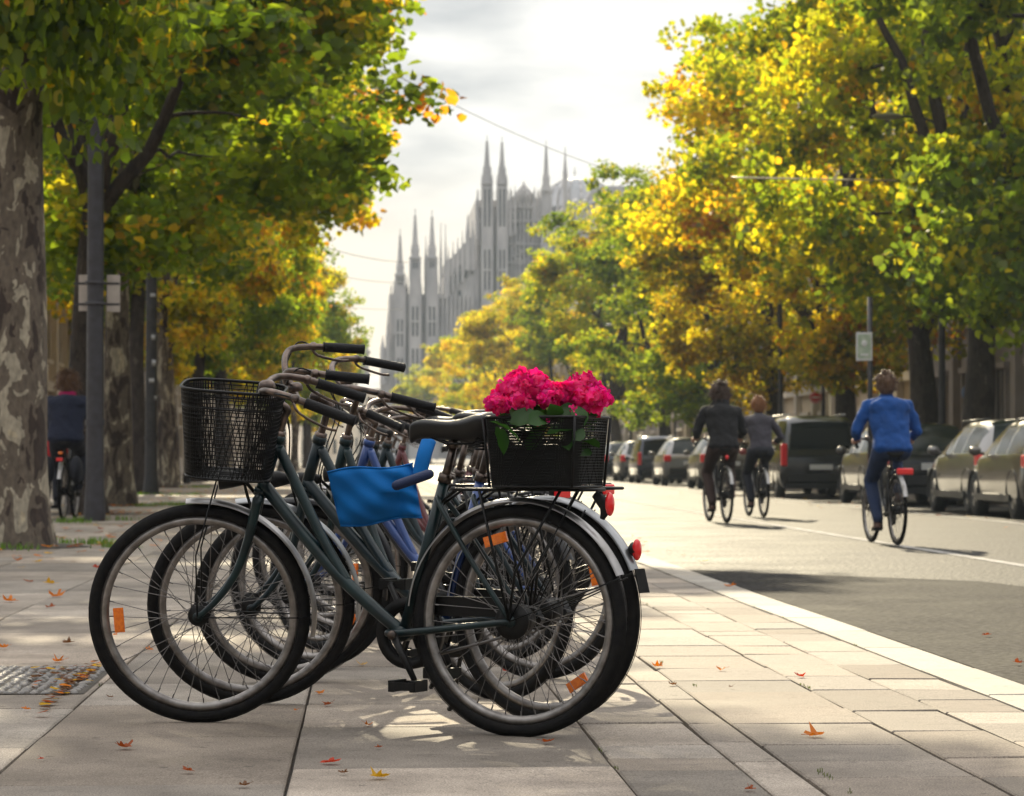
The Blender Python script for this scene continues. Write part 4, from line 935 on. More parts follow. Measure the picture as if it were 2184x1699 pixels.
# rear bracket with red lamp behind the flower box (belongs to bike 1)
g = MB(); g.tube(spline([(-.25, 0, .735), (-.285, 0, .70), (-.275, 0, .66)], 4), [.012, .014, .018, .02, .02, .018, .014, .010, .008], 8, flat=.5); o = g.build('tail_light', 'black', bike1); g = MB(); g.ball((-.300, 0, .705), (.013, .022, .036), 8); g.build('lens', 'redlens', o)
# farther bikes and scooters in the same line, small and blurred --------------------------
far_specs = [(14.3, .35, 'teal2', 'small far bicycle just behind the tangled row, green frame'), (17.2, .42, 'burg', 'far bicycle with red frame seen between handlebars and saddles'), (21.0, .5, 'silverpaint', 'far bicycle with silver frame seen between handlebars and saddles'), (26.0, .6, 'darkpaint', 'far black bicycle, smallest of the parked ones down the pavement')]
for (dd, x, p, lab) in far_specs:
    A = Vector((x+.45, dd-.1, 0)); B = Vector((x-.52, dd+.15, 0)); make_bike('bicycle', A, B, lab, paint=p, steer=.2, wb=1.05, group='bicycles parked in a row', kick=False)
# ------------------------------------------------------------------ cars
M['tyre'] = mat('car_tyre', (.016, .016, .017), .7)
M['rimalloy'] = mat('alloy', (.38, .37, .36), .35, .8)
M['carglass'] = mat('car_glass', (.010, .016, .015), .16, spec=.22)
M['trim'] = mat('dark_trim', (.018, .018, .019), .5)
M['plate'] = mat('number_plate', (.70, .70, .68), .4)
M['amber'] = mat('amber_lens', (.75, .22, .02), .2)
PAINTS = {'beige': mat('champagne_paint', (.115, .105, .09), .30, .55, coat=.8), 'silver': mat('silver_car_paint', (.19, .185, .18), .28, .6, coat=.8), 'dark': mat('near_black_paint', (.016, .017, .020), .22, .2, coat=.8),
          'navy': mat('navy_paint', (.014, .02, .04), .22, .3, coat=.8), 'grey': mat('mid_grey_paint', (.12, .115, .11), .3, .5, coat=.8), 'white': mat('white_car_paint', (.62, .62, .60), .35, .0, coat=.7), 'red': mat('red_car_paint', (.25, .02, .02), .3, .1, coat=.8)}
def car_protos(kind, L=4.2, Wd=1.72, H=1.47):
    """returns dict of meshes; car forward +y, rear bumper at y=0; stations run rear to front"""
    hw = Wd/2
    # (y, half width, z bottom, z belt, z roof, roof half width)   roof==belt on bonnet
    if kind == 'estate': st = [(0.0, .80, .42, .80, .82, .74), (.05, .93, .28, .88, .90, .84), (.10, .97, .22, .93, .97, .80), (.38, .99, .20, .95, 1.38, .66), (.62, 1, .20, .955, H-.02, .66), (1.28, 1, .20, .95, H, .68), (1.36, 1, .20, .95, H, .68), (2.05, 1, .20, .94, H-.01, .68), (2.13, 1, .2, .94, H-.02, .68), (2.62, 1, .2, .92, H-.09, .67), (3.05, .99, .2, .91, 1.02, .74), (3.12, .99, .2, .91, .95, .78), (3.55, .96, .2, .84, .90, .78), (L-.25, .90, .22, .76, .80, .76), (L-.06, .80, .28, .66, .69, .66), (L, .68, .38, .56, .58, .56)]
    elif kind == 'hatch': st = [(0.0, .80, .42, .78, .80, .72), (.05, .93, .28, .88, .90, .82), (.12, .97, .22, .94, .97, .80), (.46, .99, .20, .95, 1.30, .66), (.78, 1, .20, .955, H-.03, .66), (1.30, 1, .20, .95, H, .67), (1.38, 1, .20, .95, H, .67), (1.95, 1, .20, .94, H-.01, .67), (2.03, 1, .2, .94, H-.02, .67), (2.45, 1, .2, .92, H-.10, .66), (2.90, .99, .2, .91, 1.02, .74), (2.98, .99, .2, .91, .95, .78), (3.30, .96, .2, .84, .90, .78), (L-.25, .90, .22, .76, .80, .76), (L-.06, .80, .28, .66, .69, .66), (L, .68, .38, .56, .58, .56)]
    else: st = [(0.0, .86, .40, .90, .92, .80), (.04, .95, .28, .98, 1.00, .86), (.08, .98, .24, 1.02, 1.10, .84), (.20, .99, .22, 1.04, H-.16, .78), (.34, 1, .22, 1.05, H-.02, .76), (1.50, 1, .22, 1.05, H, .77), (1.60, 1, .22, 1.05, H, .77), (2.50, 1, .22, 1.04, H-.01, .77), (2.60, 1, .22, 1.04, H-.02, .77), (3.15, 1, .22, 1.02, H-.12, .75), (3.65, .99, .22, 1.00, 1.14, .80), (3.72, .99, .22, 1.0, 1.06, .82), (4.1, .96, .22, .92, 1.0, .8), (L-.2, .92, .24, .84, .90, .8), (L-.05, .84, .30, .72, .76, .72), (L, .72, .40, .60, .62, .60)]
    out = {}; ringpts = []
    for (y, w, zb, zt, zr, rw) in st:
        w *= hw; rw = rw*hw; g = zr-zt
        half = [(0, zb), (w*.90, zb), (w*.99, zb+.12), (w*1.01, (zb+zt)*.48), (w*1.0, (zb+zt)*.60), (w*.965, zt-.03), (w*.95, zt), ((w*.95*.45+rw*1.04*.55), zt+g*.52), (rw*1.03, zr-min(.10, g*.25)), (rw*.90, zr-min(.02, g*.1)), (rw*.5, zr+.015*min(1, g*3)), (0, zr+.025*min(1, g*3))]
        ringpts.append([(x, y, z) for x, z in half]+[(-x, y, z) for x, z in reversed(half[1:-1])])
    n = len(ringpts[0]); m_ = len(st); nh = 12
    body = MB(); glass = MB(); rear = MB()
    vs = [p for r_ in ringpts for p in r_]; fs = []
    gs = []; rg_ = []
    side_idx = {6, 7}; mside = {n-8, n-7}
    glass_st = {4, 6, 8} ; 
    for i in range(m_-1):
        for j in range(n):
            q = (i*n+j, i*n+(j+1) % n, (i+1)*n+(j+1) % n, (i+1)*n+j)
            isg = (i in (3, 4, 6, 8)) and (j in side_idx or j in mside)
            top = j in (8, 9, 10, 11, 12, 13)
            if isg: gs.append((q, (0 if i in (3, 4) else i, j in side_idx)))
            elif i in (2,) and top and (9 <= j <= 12): rg_.append((q, 0))
            elif kind != 'van' and i == 3 and (9 <= j <= 12): rg_.append((q, 0))
            elif kind == 'van' and i == 3 and False: pass
            elif i == 9 and (9 <= j <= 12): rg_.append((q, 1))
            else: fs.append(q)
    fs.append(tuple(range(n-1, -1, -1))); fs.append(tuple((m_-1)*n+j for j in range(n)))
    if kind == 'van' or True:
        pass
    body.add(vs, fs, True)
    def sep(L2):
        G_ = {}
        for q, k in L2: G_.setdefault(k, []).append(q)
        res = []
        for k in sorted(G_, key=str):
            used = sorted({a for q in G_[k] for a in q}); mp_ = {a: i2 for i2, a in enumerate(used)}; b2 = MB(); b2.add([vs[a] for a in used], [tuple(mp_[a] for a in q) for q in G_[k]], True); res.append(b2)
        return res
    glass = sep(gs); rear = sep(rg_)
    # wheel arch lips
    f1 = L-.82; r1 = .78
    archs = []
    for yy in (r1, f1):
        for s_ in (-1, 1):
            arch = MB(); archs.append(arch)
            arch.lathe([(.335, s_*hw*.80), (.365, s_*hw*.995), (.385, s_*(hw*1.015)), (.37, s_*hw*.80)], 20, axis='X', c=(0, yy, .33), a0=R(-15), a1=R(195))
            arch.lathe([(.0, s_*hw*.965), (.36, s_*hw*.965), (.36, s_*hw*.80)], 24, axis='X', c=(0, yy, .33))
    tr = MB()
    tr.box((0, .0, .46), (Wd*.80, .10, .16)); tr.box((0, .06, .27), (Wd*.86, .12, .12))
    for s_ in (-1, 1): tr.box((s_*hw*.985, L*.5, .30), (.05, L*.55, .10)); tr.box((s_*hw*.99, L*.45, .60), (.02, L*.5, .05))
    wh = MB(); wh.lathe([(.19, -.09), (.30, -.095), (.325, -.07), (.33, 0), (.325, .07), (.30, .095), (.19, .09)], 28, axis='X')
    rm = MB(); rm.lathe([(.0, -.055), (.05, -.06), (.06, -.05), (.19, -.07), (.195, -.09), (.205, -.09), (.205, .09), (.0, .06)], 24, axis='X')
    for i in range(5): a = i*2*math.pi/5; rm.box((-.072, .12*math.cos(a), .12*math.sin(a)), (.03, .14, .05), rot=('X', a))
    out.update(body=body, glass=glass, rear=rear, arch=archs, trim=tr, wheel=wh, rim=rm, r1=r1, f1=f1, hw=hw, L=L, H=H, kind=kind)
    return out
CP = {}
for kd, (L_, W_, H_) in {'estate': (4.25, 1.72, 1.46), 'hatch': (3.85, 1.66, 1.46), 'van': (4.5, 1.86, 1.86)}.items():
    p = car_protos(kd, L_, W_, H_)
    for k_, nm, m_ in (('body', 'body', None), ('glass', 'side_window', 'carglass'), ('rear', 'window', 'carglass'), ('arch', 'wheel_arch', 'trim'), ('trim', 'bumper', 'trim'), ('wheel', 'tyre', 'tyre'), ('rim', 'rim', 'rimalloy')):
        if isinstance(p[k_], list): p[k_] = [make_mesh(q, nm, m_) for q in p[k_]]
        else: p[k_] = make_mesh(p[k_], nm, m_)
    CP[kd] = p
def make_car(kind, x, y, rz, paint, label, name='parked_car', sc=1.0):
    p = CP[kind]; root = empty(name, (x, y, 0), rz, label, 'car' if kind != 'van' else 'van', 'cars parked along the far kerb'); root.scale = (sc, sc, sc)
    me = p['body'].copy(); me.materials.clear(); me.materials.append(PAINTS[paint]); mesh_child('body', me, root)
    [mesh_child('side_window', q, root) for q in p['glass']]; [mesh_child('windscreen', q, root) for q in p['rear']]; [mesh_child('wheel_arch', q, root) for q in p['arch']]; mesh_child('bumper', p['trim'], root)
    hw, L, H = p['hw'], p['L'], p['H']
    for yy in (p['r1'], p['f1']):
        for s_ in (1, -1):
            w = mesh_child('wheel', p['rim'], root, Matrix.Translation((s_*(hw-.105), yy, .33)) @ Matrix.Rotation(0 if s_ < 0 else math.pi, 4, 'Z')); mesh_child('tyre', p['wheel'], w)
    zl = .86 if kind != 'van' else .95
    for s_ in (-1, 1):
        g = MB(); 
        if kind == 'van': g.box((s_*hw*.90, .035, zl+.02), (.15, .13, .50))
        elif kind == 'estate': g.box((s_*hw*.88, .10, zl-.02), (.22, .26, .20))
        else: g.box((s_*hw*.88, .09, zl-.02), (.20, .22, .24))
        g.build('tail_light', 'redlens', root, bevel=.03)
        g = MB(); g.ball((s_*(hw+.10), L-1.42 if kind != 'van' else L-1.1, 1.0), (.10, .07, .075), 8); g.tube([(s_*hw*.95, L-1.42 if kind != 'van' else L-1.1, .96), (s_*(hw+.05), L-1.42 if kind != 'van' else L-1.1, .97)], .025, 6); g.build('mirror', PAINTS[paint] if kind != 'van' else 'trim', root)
        g = MB(); g.box((s_*hw*.74, L-.13, .64), (.30, .16, .14)); g.build('headlight', 'clear', root, bevel=.03)
    g = MB(); g.box((0, -.005 if kind != 'van' else .0, .70), (.52, .02, .115)); g.build('number_plate', 'plate', root)
    # rear window frame, wiper, roof rails
    g = MB(); g.tube([(0, .13, .985), (.25, .20, 1.06)], .008, 5); g.build('wiper', 'trim', root)
    if kind == 'van':
        g = MB(); g.box((0, .085, 1.37), (1.30, .05, .42)); g.build('rear_window', 'carglass', root, bevel=.02)
        for s_ in (-1, 1): g = MB(); g.tube([(s_*hw*.68, .5, H+.03), (s_*hw*.70, 3.0, H+.02)], .018, 6); g.build('roof_rail', 'rimalloy', root)
    if kind == 'estate':
        for s_ in (-1, 1): g = MB(); g.tube([(s_*hw*.60, .6, H+.02), (s_*hw*.62, 2.6, H+.0)], .014, 6); g.build('roof_rail', 'trim', root)
    return root
LX = 9.05
def car_at(kind, u_front, paint, label, lat=LX, rz=0, sc=1.0, u_rear=None):
    p = CP[kind]
    if u_rear is None: d = F*lat/(u_front-779); y = d-p['L']*sc
    else: y = F*lat/(u_rear-779)
    return make_car(kind, lat+p['hw']*sc, y, rz, paint, label, sc=sc)
car_at('estate', 2062, 'beige', 'nearest champagne grey estate car cut by the frame edge', sc=.95, lat=8.95)
car_at('estate', 1976, 'silver', 'second champagne grey estate car, right behind the nearest one', sc=.97, lat=9.0)
car_at('hatch', 1790, 'dark', 'dark low hatchback half hidden behind the cyclist in blue', lat=9.25, rz=R(-3), u_rear=1905)
car_at('hatch', 1785, 'grey', 'grey hatchback between the dark van and the cyclist in blue', lat=9.1)
car_at('van', 1650, 'dark', 'tall dark people carrier beside the cyclist in grey', lat=8.75, u_rear=1668, sc=.94)
car_at('hatch', 1580, 'red', 'dark red hatchback half hidden behind the cyclist in grey', lat=9.2)
car_at('hatch', 1462, 'beige', 'beige hatchback just ahead of the cyclist in black', lat=9.1)
car_at('estate', 1388, 'silver', 'silver estate car with blue tinted rear window beyond the beige hatchback', lat=9.1)
car_at('van', 1338, 'navy', 'navy van in the far line of parked cars', lat=9.1, sc=.85)
car_at('hatch', 1304, 'silver', 'silver hatchback with bright roof in the far line', lat=9.1)
car_at('hatch', 1270, 'navy', 'small navy hatchback next to the flower box edge in the far line', lat=9.1)
car_at('hatch', 1240, 'beige', 'farthest beige car appearing behind the flower box', lat=9.1)
# ------------------------------------------------------------------ people
M['skin'] = mat('skin', (.42, .22, .15), .55, col2=(.50, .28, .19), scale=8)
M['hairbrown'] = mat('brown_hair', (.080, .038, .018), .5, col2=(.14, .07, .032), scale=60, stretch=(1, 1, .2), bump=.6, bscale=180)
M['hairdark'] = mat('dark_hair', (.040, .022, .014), .5, col2=(.085, .045, .028), scale=60, bump=.6, bscale=180)
M['hairauburn'] = mat('auburn_hair', (.20, .07, .022), .5, col2=(.30, .13, .04), scale=60, bump=.6, bscale=180)
def cloth(name, c, c2=None): return mat(name, c, .9, col2=c2 or tuple(x*1.25 for x in c), scale=5, bump=.5, bscale=18)
M['jblue'] = cloth('blue_jacket', (.003, .050, .21)); M['jblack'] = cloth('black_hoodie', (.008, .0075, .009)); M['jgrey'] = cloth('charcoal_jacket', (.050, .046, .058))
M['jeans'] = cloth('blue_jeans', (.014, .028, .075)); M['brown'] = cloth('brown_trousers', (.045, .026, .022)); M['darkt'] = cloth('dark_trousers', (.014, .015, .022))
M['shoe'] = mat('shoe', (.02, .016, .014), .6); M['shoebrown'] = mat('brown_shoe', (.08, .035, .02), .6); M['navy_c'] = cloth('navy_coat', (.010, .014, .034)); M['magenta_c'] = cloth('magenta_scarf', (.50, .01, .13)); M['red_c'] = cloth('red_coat', (.55, .012, .02)); M['greyc'] = cloth('grey_cloth', (.16, .15, .17))
def blob(name, chains, m, parent, balls=(), vox=.014, smooth=4, wr=0, seed=0):
    """one continuous skin grown over tapered chains and ellipsoids (voxel remesh)"""
    b = MB()
    for ch in chains:
        P = [Vector(p[:3]) for p in ch]; rr = [p[3] for p in ch]; fl = 1.0
        b.tube(P, rr, 14)
        for p, r_ in zip(P, rr): b.ball(p, r_, 8)
    for (c, r_) in balls: b.ball(c, r_, 12)
    o = b.build(name, m, parent, fix=False)
    rm = o.modifiers.new('remesh', 'REMESH'); rm.mode = 'VOXEL'; rm.voxel_size = vox; rm.use_smooth_shade = True
    sm = o.modifiers.new('smooth', 'SMOOTH'); sm.iterations = smooth; sm.factor = .6
    if wr:   # cloth folds
        tx = bpy.data.textures.new('fold', 'CLOUDS'); tx.noise_scale = .13; tx.noise_depth = 2
        dm = o.modifiers.new('fold', 'DISPLACE'); dm.texture = tx; dm.strength = wr; dm.mid_level = .5; dm.texture_coords = 'LOCAL'
    return o
def rider(A, rz, label, jacket, trousers, shoes, hair, hairkind='short', lean=.10, hip=(.20, .99), sh_w=.20, bar=(.66, .28, 1.06), legs=('down', 'up'), hood=False, scale=1.0, arm_out=0.0, shorts=False, bulk=1.0, name='person', collar=None, extra=None):
    """cyclist in bike-local coordinates (+x forward, +y left), seated; A is the rear contact point"""
    root = empty(name, (A.x, A.y, 0), rz, label, 'person'); root.scale = (scale,)*3
    hx, hz = hip; sx_, sz = hx+lean+.05, hz+.455; bk_ = bulk
    pel = Vector((hx, 0, hz+.02)); chest = Vector((hx+lean*.75, 0, hz+.30)); nk = Vector((sx_+.02, 0, sz+.03)); hd = Vector((sx_+.055, 0, sz+.19))
    S_ = [Vector((sx_, s_*sh_w, sz-.03)) for s_ in (-1, 1)]; Hn = [Vector((bar[0], s_*bar[1], bar[2])) for s_ in (-1, 1)]
    El = [(S_[i]+Hn[i])/2+Vector((-.10, (-1, 1)[i]*(.055+arm_out), -.07)) for i in range(2)]
    foot = {'down': Vector((.40, 0, .17)), 'up': Vector((.47, 0, .46)), 'mid': Vector((.56, 0, .31)), 'back': Vector((.30, 0, .33)), 'ground': Vector((.30, 0, .09))}
    LG = []
    for i, s_ in enumerate((-1, 1)):
        an = foot[legs[i]]+Vector((-.06, s_*.12, .06)); h0 = Vector((hx+.01, s_*.10, hz-.03)); L1, L2 = .45, .46
        dv = an-h0; d = min(dv.length, L1+L2-.005); a = (L1*L1-L2*L2+d*d)/(2*d); hh = math.sqrt(max(0, L1*L1-a*a)); dn = dv.normalized(); pr = Vector((1, s_*.12, .25)); pr = (pr-dn*pr.dot(dn)).normalized()
        LG.append((h0, h0+dn*a+pr*hh, an))
    # body: head with face, neck, torso core, arms, hands, legs as one skin
    ch = [[(*pel, .10), (*chest, .11), (*nk, .06)], [(*nk, .056), (*(hd-Vector((.0, 0, .09))), .055)]]
    bl = [(hd, (.093, .075, .112)), (hd+Vector((.03, 0, -.065)), (.062, .055, .055)), (hd+Vector((.094, 0, -.015)), (.018, .013, .02)), (hd+Vector((.088, 0, -.058)), (.012, .024, .010))]
    for s_ in (-1, 1): bl.append((hd+Vector((-.005, s_*.078, -.01)), (.026, .014, .036))); bl.append((hd+Vector((.082, s_*.030, .012)), (.011, .014, .009)))
    for i, s_ in enumerate((-1, 1)):
        ch.append([(*S_[i], .05), (*El[i], .040), (*(Hn[i]+Vector((-.05, 0, .015))), .027)]); 
        hb_ = Hn[i]+Vector((-.02, 0, .022)); ch.append([(*(Hn[i]+Vector((-.05, 0, .015))), .026), (*hb_, .034)])
        for q in range(4):      # four fingers curled over the grip, thumb below on the inside
            o_ = Vector((-.028+.021*q, 0, 0)); ch.append([(*(hb_+o_+Vector((0, s_*.012, .012))), .0105), (*(hb_+o_+Vector((0, s_*.045, .004))), .0100), (*(hb_+o_+Vector((0, s_*.048, -.028))), .0092), (*(hb_+o_+Vector((0, s_*.024, -.042-.002*q))), .0085)])
        ch.append([(*(hb_+Vector((-.02, -s_*.02, .0))), .012), (*(hb_+Vector((.01, -s_*.042, -.012))), .0105), (*(hb_+Vector((.03, -s_*.03, -.034))), .009)])
        h0, kn, an = LG[i]; ch.append([(*h0, .075), (*kn, .050), (*(kn.lerp(an, .35)), .050), (*an, .034)])
    blob('person', ch, 'skin', root, bl, vox=.0095, smooth=3)
    # jacket
    jc = []; jb = [(chest+Vector((-.01, 0, .0)), (.140*bk_, .190*bk_, .22)), (chest+Vector((-.03, 0, .10)), (.115*bk_, .200*bk_, .12)), (nk+Vector((-.01, 0, -.02)), (.085, .11, .07))]
    for q_ in range(15): t_ = q_/14; jb.append((pel.lerp(chest, t_)+Vector((-.01, 0, -.03+.03*t_)), (.145*bk_, (.190-.012*math.sin(math.pi*t_))*bk_, .085)))
    for i, s_ in enumerate((-1, 1)):
        wr = Hn[i]+(El[i]-Hn[i]).normalized()*.085
        jc.append([(*(nk+Vector((0, s_*.06, -.04))), .075), (*(S_[i]+Vector((0, -s_*.01, -.01))), .074*bk_), (*(S_[i].lerp(El[i], .5)), .062*bk_), (*El[i], .056), (*(El[i].lerp(wr, .6)), .052), (*wr, .043)])
    if hood: jb += [(nk+Vector((-.07, 0, .03)), (.07, .11, .075))]; jc.append([(*(nk+Vector((.03, -.09, .02))), .035), (*(nk+Vector((-.05, -.08, .06))), .04), (*(nk+Vector((-.05, .08, .06))), .04), (*(nk+Vector((.03, .09, .02))), .035)])
    else: jc.append([(*(nk+Vector((0, 0, -.03))), .072), (*(nk+Vector((.01, 0, .035))), .066)])
    blob('jacket', jc, jacket, root, jb, vox=.014, smooth=3, wr=.045)
    if collar: blob('scarf', [[(*(nk+Vector((.0, -.03, .02))), .085), (*(nk+Vector((.0, .03, .02))), .085)]], collar, root, (), vox=.014, smooth=3, wr=.03)
    # trousers
    tc = []; tb_ = [(pel+Vector((-.015, 0, -.04)), (.145, .180, .12))]
    for i in range(2):
        h0, kn, an = LG[i]; e = an+Vector((0, 0, .035))
        if shorts: tc.append([(*h0, .108), (*(h0.lerp(kn, .5)), .098), (*kn, .085), (*(kn.lerp(an, .10)), .080)])
        else: tc.append([(*h0, .108), (*(h0.lerp(kn, .5)), .092), (*kn, .074), (*(kn.lerp(e, .4)), .070), (*e, .060)])
    blob('trousers', tc, trousers, root, tb_, vox=.013, smooth=3, wr=.022)
    for i, s_ in enumerate((-1, 1)):
        an = LG[i][2]; blob('shoe', [[(*(an+Vector((-.045, 0, -.055))), .036), (*(an+Vector((.04, 0, -.062))), .038), (*(an+Vector((.14, 0, -.070))), .030)], [(*(an+Vector((0, 0, .0))), .042), (*(an+Vector((0, 0, -.05))), .042)]], shoes, root, vox=.010, smooth=2)
    # hair
    hb2 = [(hd+Vector((-.022, 0, .022)), (.104, .098, .116)), (hd+Vector((-.045, 0, -.03)), (.070, .084, .088))]
    if hairkind == 'full': hb2 += [(hd+Vector((-.02, s_*.045, .055)), (.10, .08, .09)) for s_ in (-1, 1)]+[(hd+Vector((-.06, 0, -.04)), (.065, .10, .08))]+[(hd+Vector((-.03, s_*.092, .0)), (.065, .042, .085)) for s_ in (-1, 1)]
    if hairkind == 'short': hb2 += [(hd+Vector((-.01, s_*.05, .04)), (.07, .045, .07)) for s_ in (-1, 1)]
    o = blob('hair', [], hair, root, hb2, vox=.010, smooth=1, wr=.035)
    # tousled strands standing off the outline
    rg = random.Random(len(label)); b = MB()
    for k in range(240):
        q = rg.uniform(0, 2*math.pi); el = rg.uniform(-.5, 1.45); dx = Vector((math.cos(q)*math.cos(el), math.sin(q)*math.cos(el), math.sin(el)))
        if dx.x > .45 and dx.z < .5: continue
        r0 = Vector((dx.x*.098-.022, dx.y*.094, dx.z*.118+.02)); t = dx+Vector((rg.uniform(-.8, .2), rg.uniform(-.7, .7), rg.uniform(-.9, .3))); ll = 1.7 if hairkind == 'full' else 1.0; r0 = r0*(1.18 if hairkind == 'full' else 1.0); b.tube([hd+r0*.90, hd+r0+t*.020*ll, hd+r0+t*.034*ll+Vector((0, 0, -.016*ll))], [.0060, .0042, .0010], 4, cap=False)
    b.build('hair_strands', hair, o if hairkind != 'none' else root, fix=False)
    if extra: extra(root, dict(hd=hd, nk=nk, pel=pel, chest=chest))
    return root
def cyclist(u, v, heading, label, blabel, paint, off=(0, 0), scale=1.0, saddle=.96, bikekw=None, **kw):
    A = G(u, v); A.z = 0; hd_ = R(90)+heading; B = A+Vector((math.cos(hd_), math.sin(hd_), 0))*1.06*scale
    bk_ = dict(steer=0.0, wb=1.06, bar_h=1.04, refl_f=(), refl_r=(), tail=None, kick=False, bar_style='swept', rack=True, head_lamp=True, saddle_z=saddle); bk_.update(bikekw or {})
    bike = make_bike('bicycle', A, B, blabel, paint=paint, **bk_); bike.scale = (scale,)*3
    r_ = rider(A, hd_, label, scale=scale, **kw); return bike, r_
b_, r_ = cyclist(1914, 1163, R(4), 'person in bright blue jacket and jeans cycling away from behind', 'black city bicycle ridden by the person in blue', 'darkpaint',
    jacket='jblue', trousers='jeans', shoes='shoebrown', hair='hairbrown', hairkind='short', lean=.16, sh_w=.205, bar=(.60, .27, 1.045), legs=('up', 'down'), bulk=1.10, arm_out=.03, scale=.96, saddle=.945)
g = MB(); g.box((-.31, 0, .745), (.03, .17, .065)); g.build('tail_light', 'redlens', b_, bevel=.012)
b_, r_ = cyclist(1550, 1116, R(5), 'person in black hooded top and brown trousers cycling away', 'dark city bicycle ridden by the person in black', 'darkpaint', scale=1.03,
    jacket='jblack', trousers='brown', shoes='shoebrown', hair='hairdark', hairkind='full', lean=.12, sh_w=.215, bar=(.60, .28, 1.05), legs=('back', 'down'), bulk=1.08, hood=True, arm_out=.0)
g = MB(); g.ball((-.02, 0, .83), (.02, .022, .03), 8); g.build('tail_light', 'redlens', b_)
b_, r_ = cyclist(1629, 1104, R(4), 'person in charcoal jacket with auburn hair cycling furthest ahead', 'slim dark bicycle ridden by the person in charcoal', 'darkpaint', scale=.98,
    jacket='jgrey', trousers='darkt', shoes='shoebrown', hair='hairauburn', hairkind='short', lean=.10, sh_w=.18, bar=(.60, .28, 1.08), legs=('mid', 'down'), bulk=.95, arm_out=.06)
# family on a bicycle between the plane trunk and the grey pole
def passenger(root, J):
    pass
b_, r_ = cyclist(134, 1110, R(-2), 'person in long navy coat with magenta scarf on bicycle behind the plane trunk', 'black bicycle with side bags ridden by the person in navy', 'darkpaint', scale=1.14,
    jacket='navy_c', trousers='darkt', shoes='shoe', hair='hairbrown', hairkind='full', lean=.08, sh_w=.20, bar=(.60, .26, 1.08), legs=('mid', 'down'), bulk=1.2, collar='magenta_c', bikekw=dict(tail='rack'))
for s_ in (-1, 1): g = MB(); g.ball((-.08, s_*.17, .60), (.17, .075, .17), 12); g.build('saddle_bag', 'darkt', b_)
g = MB(); g.ball((-.22, .0, .80), (.02, .03, .02), 8); g.build('reflector', 'orange', b_)
def stander(u, v, rz, label, coat, legs_, hair, h=1.72, name='person'):
    A = G(u, v); A.z = 0; root = empty(name, (A.x, A.y, 0), rz, label, 'person'); k = h/1.75; root.scale = (k,)*3
    hd = Vector((.02, 0, 1.62)); nk = Vector((0, 0, 1.46))
    ch = [[(0, 0, .95, .12), (0, 0, 1.25, .12), (0, 0, 1.44, .06)], [(0, 0, 1.42, .055), (.01, 0, 1.54, .055)]]; bl = [(hd, (.092, .075, .115)), (hd+Vector((.09, 0, -.01)), (.018, .012, .02))]
    jc = [[(0, 0, .88, .15), (0, 0, 1.1, .15), (0, 0, 1.35, .14), (0, 0, 1.45, .075)]]; tc = []
    for s_ in (-1, 1):
        sh = (0, s_*.19, 1.38); el = (-.03, s_*.25, 1.10); wr = (.06, s_*.24, .87)
        ch += [[(*sh, .05), (*el, .038), (*wr, .027)], [(*wr, .027), (.07, s_*.24, .80, .034)]]
        for q in range(4): ch.append([(.045+.02*q, s_*.245, .79, .0105), (.05+.02*q, s_*.25, .755-.005*(q % 2), .0095), (.045+.02*q, s_*.238, .725, .0085)])
        ch.append([(.09, s_*.235, .81, .011), (.115, s_*.225, .77, .0095)])
        jc += [[(0, s_*.05, 1.42, .07), (*sh, .085), (*el, .062), (.05, s_*.24, .90, .045)]]
        l = (.0, s_*.09, .90); kn = (.03, s_*.10, .50); an = (-.02+.06*s_, s_*.11, .09); ch += [[(*l, .08), (*kn, .055), (*an, .035)]]; tc += [[(*l, .11), (*kn, .078), (an[0], an[1], .13, .062)]]
        blob('shoe', [[(an[0]-.04, an[1], .045, .04), (an[0]+.13, an[1], .035, .034)]], 'shoe', root, vox=.012, smooth=2)
    blob('person', ch, 'skin', root, bl, vox=.010, smooth=3); blob('coat', jc, coat, root, [((0, 0, 1.2), (.13, .19, .22))], vox=.015, smooth=3, wr=.03); blob('trousers', tc, legs_, root, (), vox=.014, smooth=3, wr=.02)
    blob('hair', [], hair, root, [(hd+Vector((-.02, 0, .025)), (.10, .09, .11)), (hd+Vector((-.04, 0, -.05)), (.07, .08, .10))], vox=.011, smooth=1, wr=.03); return root
stander(112, 1078, R(80), 'person in red coat standing mostly hidden behind the first plane trunk', 'red_c', 'darkt', 'hairdark', 1.85)
# ------------------------------------------------------------------ street furniture, wires, leaves
M['greypole'] = mat('galvanised_paint', (.060, .058, .068), .48, .35, col2=(.045, .042, .046), scale=9, bump=.2, bscale=90)
M['blackpole'] = mat('black_cast_iron', (.018, .018, .020), .5, .2, col2=(.035, .032, .03), scale=10, bump=.3, bscale=60)
M['sticker'] = mat('old_sticker', (.42, .42, .40), .7, col2=(.20, .21, .23), scale=30)
M['signback'] = mat('sign_back', (.42, .37, .33), .6, col2=(.52, .46, .41), scale=8)
M['signred'] = mat('sign_red', (.60, .02, .03), .4); M['signwhite'] = mat('sign_white', (.75, .75, .75), .4); M['signblue'] = mat('sign_blue', (.14, .22, .42), .4)
M['globe'] = mat('frosted_globe', (.30, .30, .28), .3, coat=.5)
def pole(u, v, r, h, m, label, name='lamp_post', flare=1.6, cat='pole', top=None):
    A = G(u, v); root = empty(name, (A.x, A.y, 0), 0, label, cat); b = MB()
    b.lathe([(r*flare, 0), (r*flare, .12), (r*1.15, .35), (r*1.06, .45), (r*1.0, 1.2), (r*.88, h*.6), (r*.70, h)], 20); b.lathe([(r*1.14, 1.28), (r*1.14, 1.36)], 20)
    b.build('shaft', m, root); return root
p = pole(202, 1112, .118, 10.5, 'greypole', 'thick grey steel pole carrying two small plates beside the plane trunk', flare=1.22)
d = p.location.y
def loc_on(root, u, v, dy=0): return AT(u, v, root.location.y+dy)-root.location
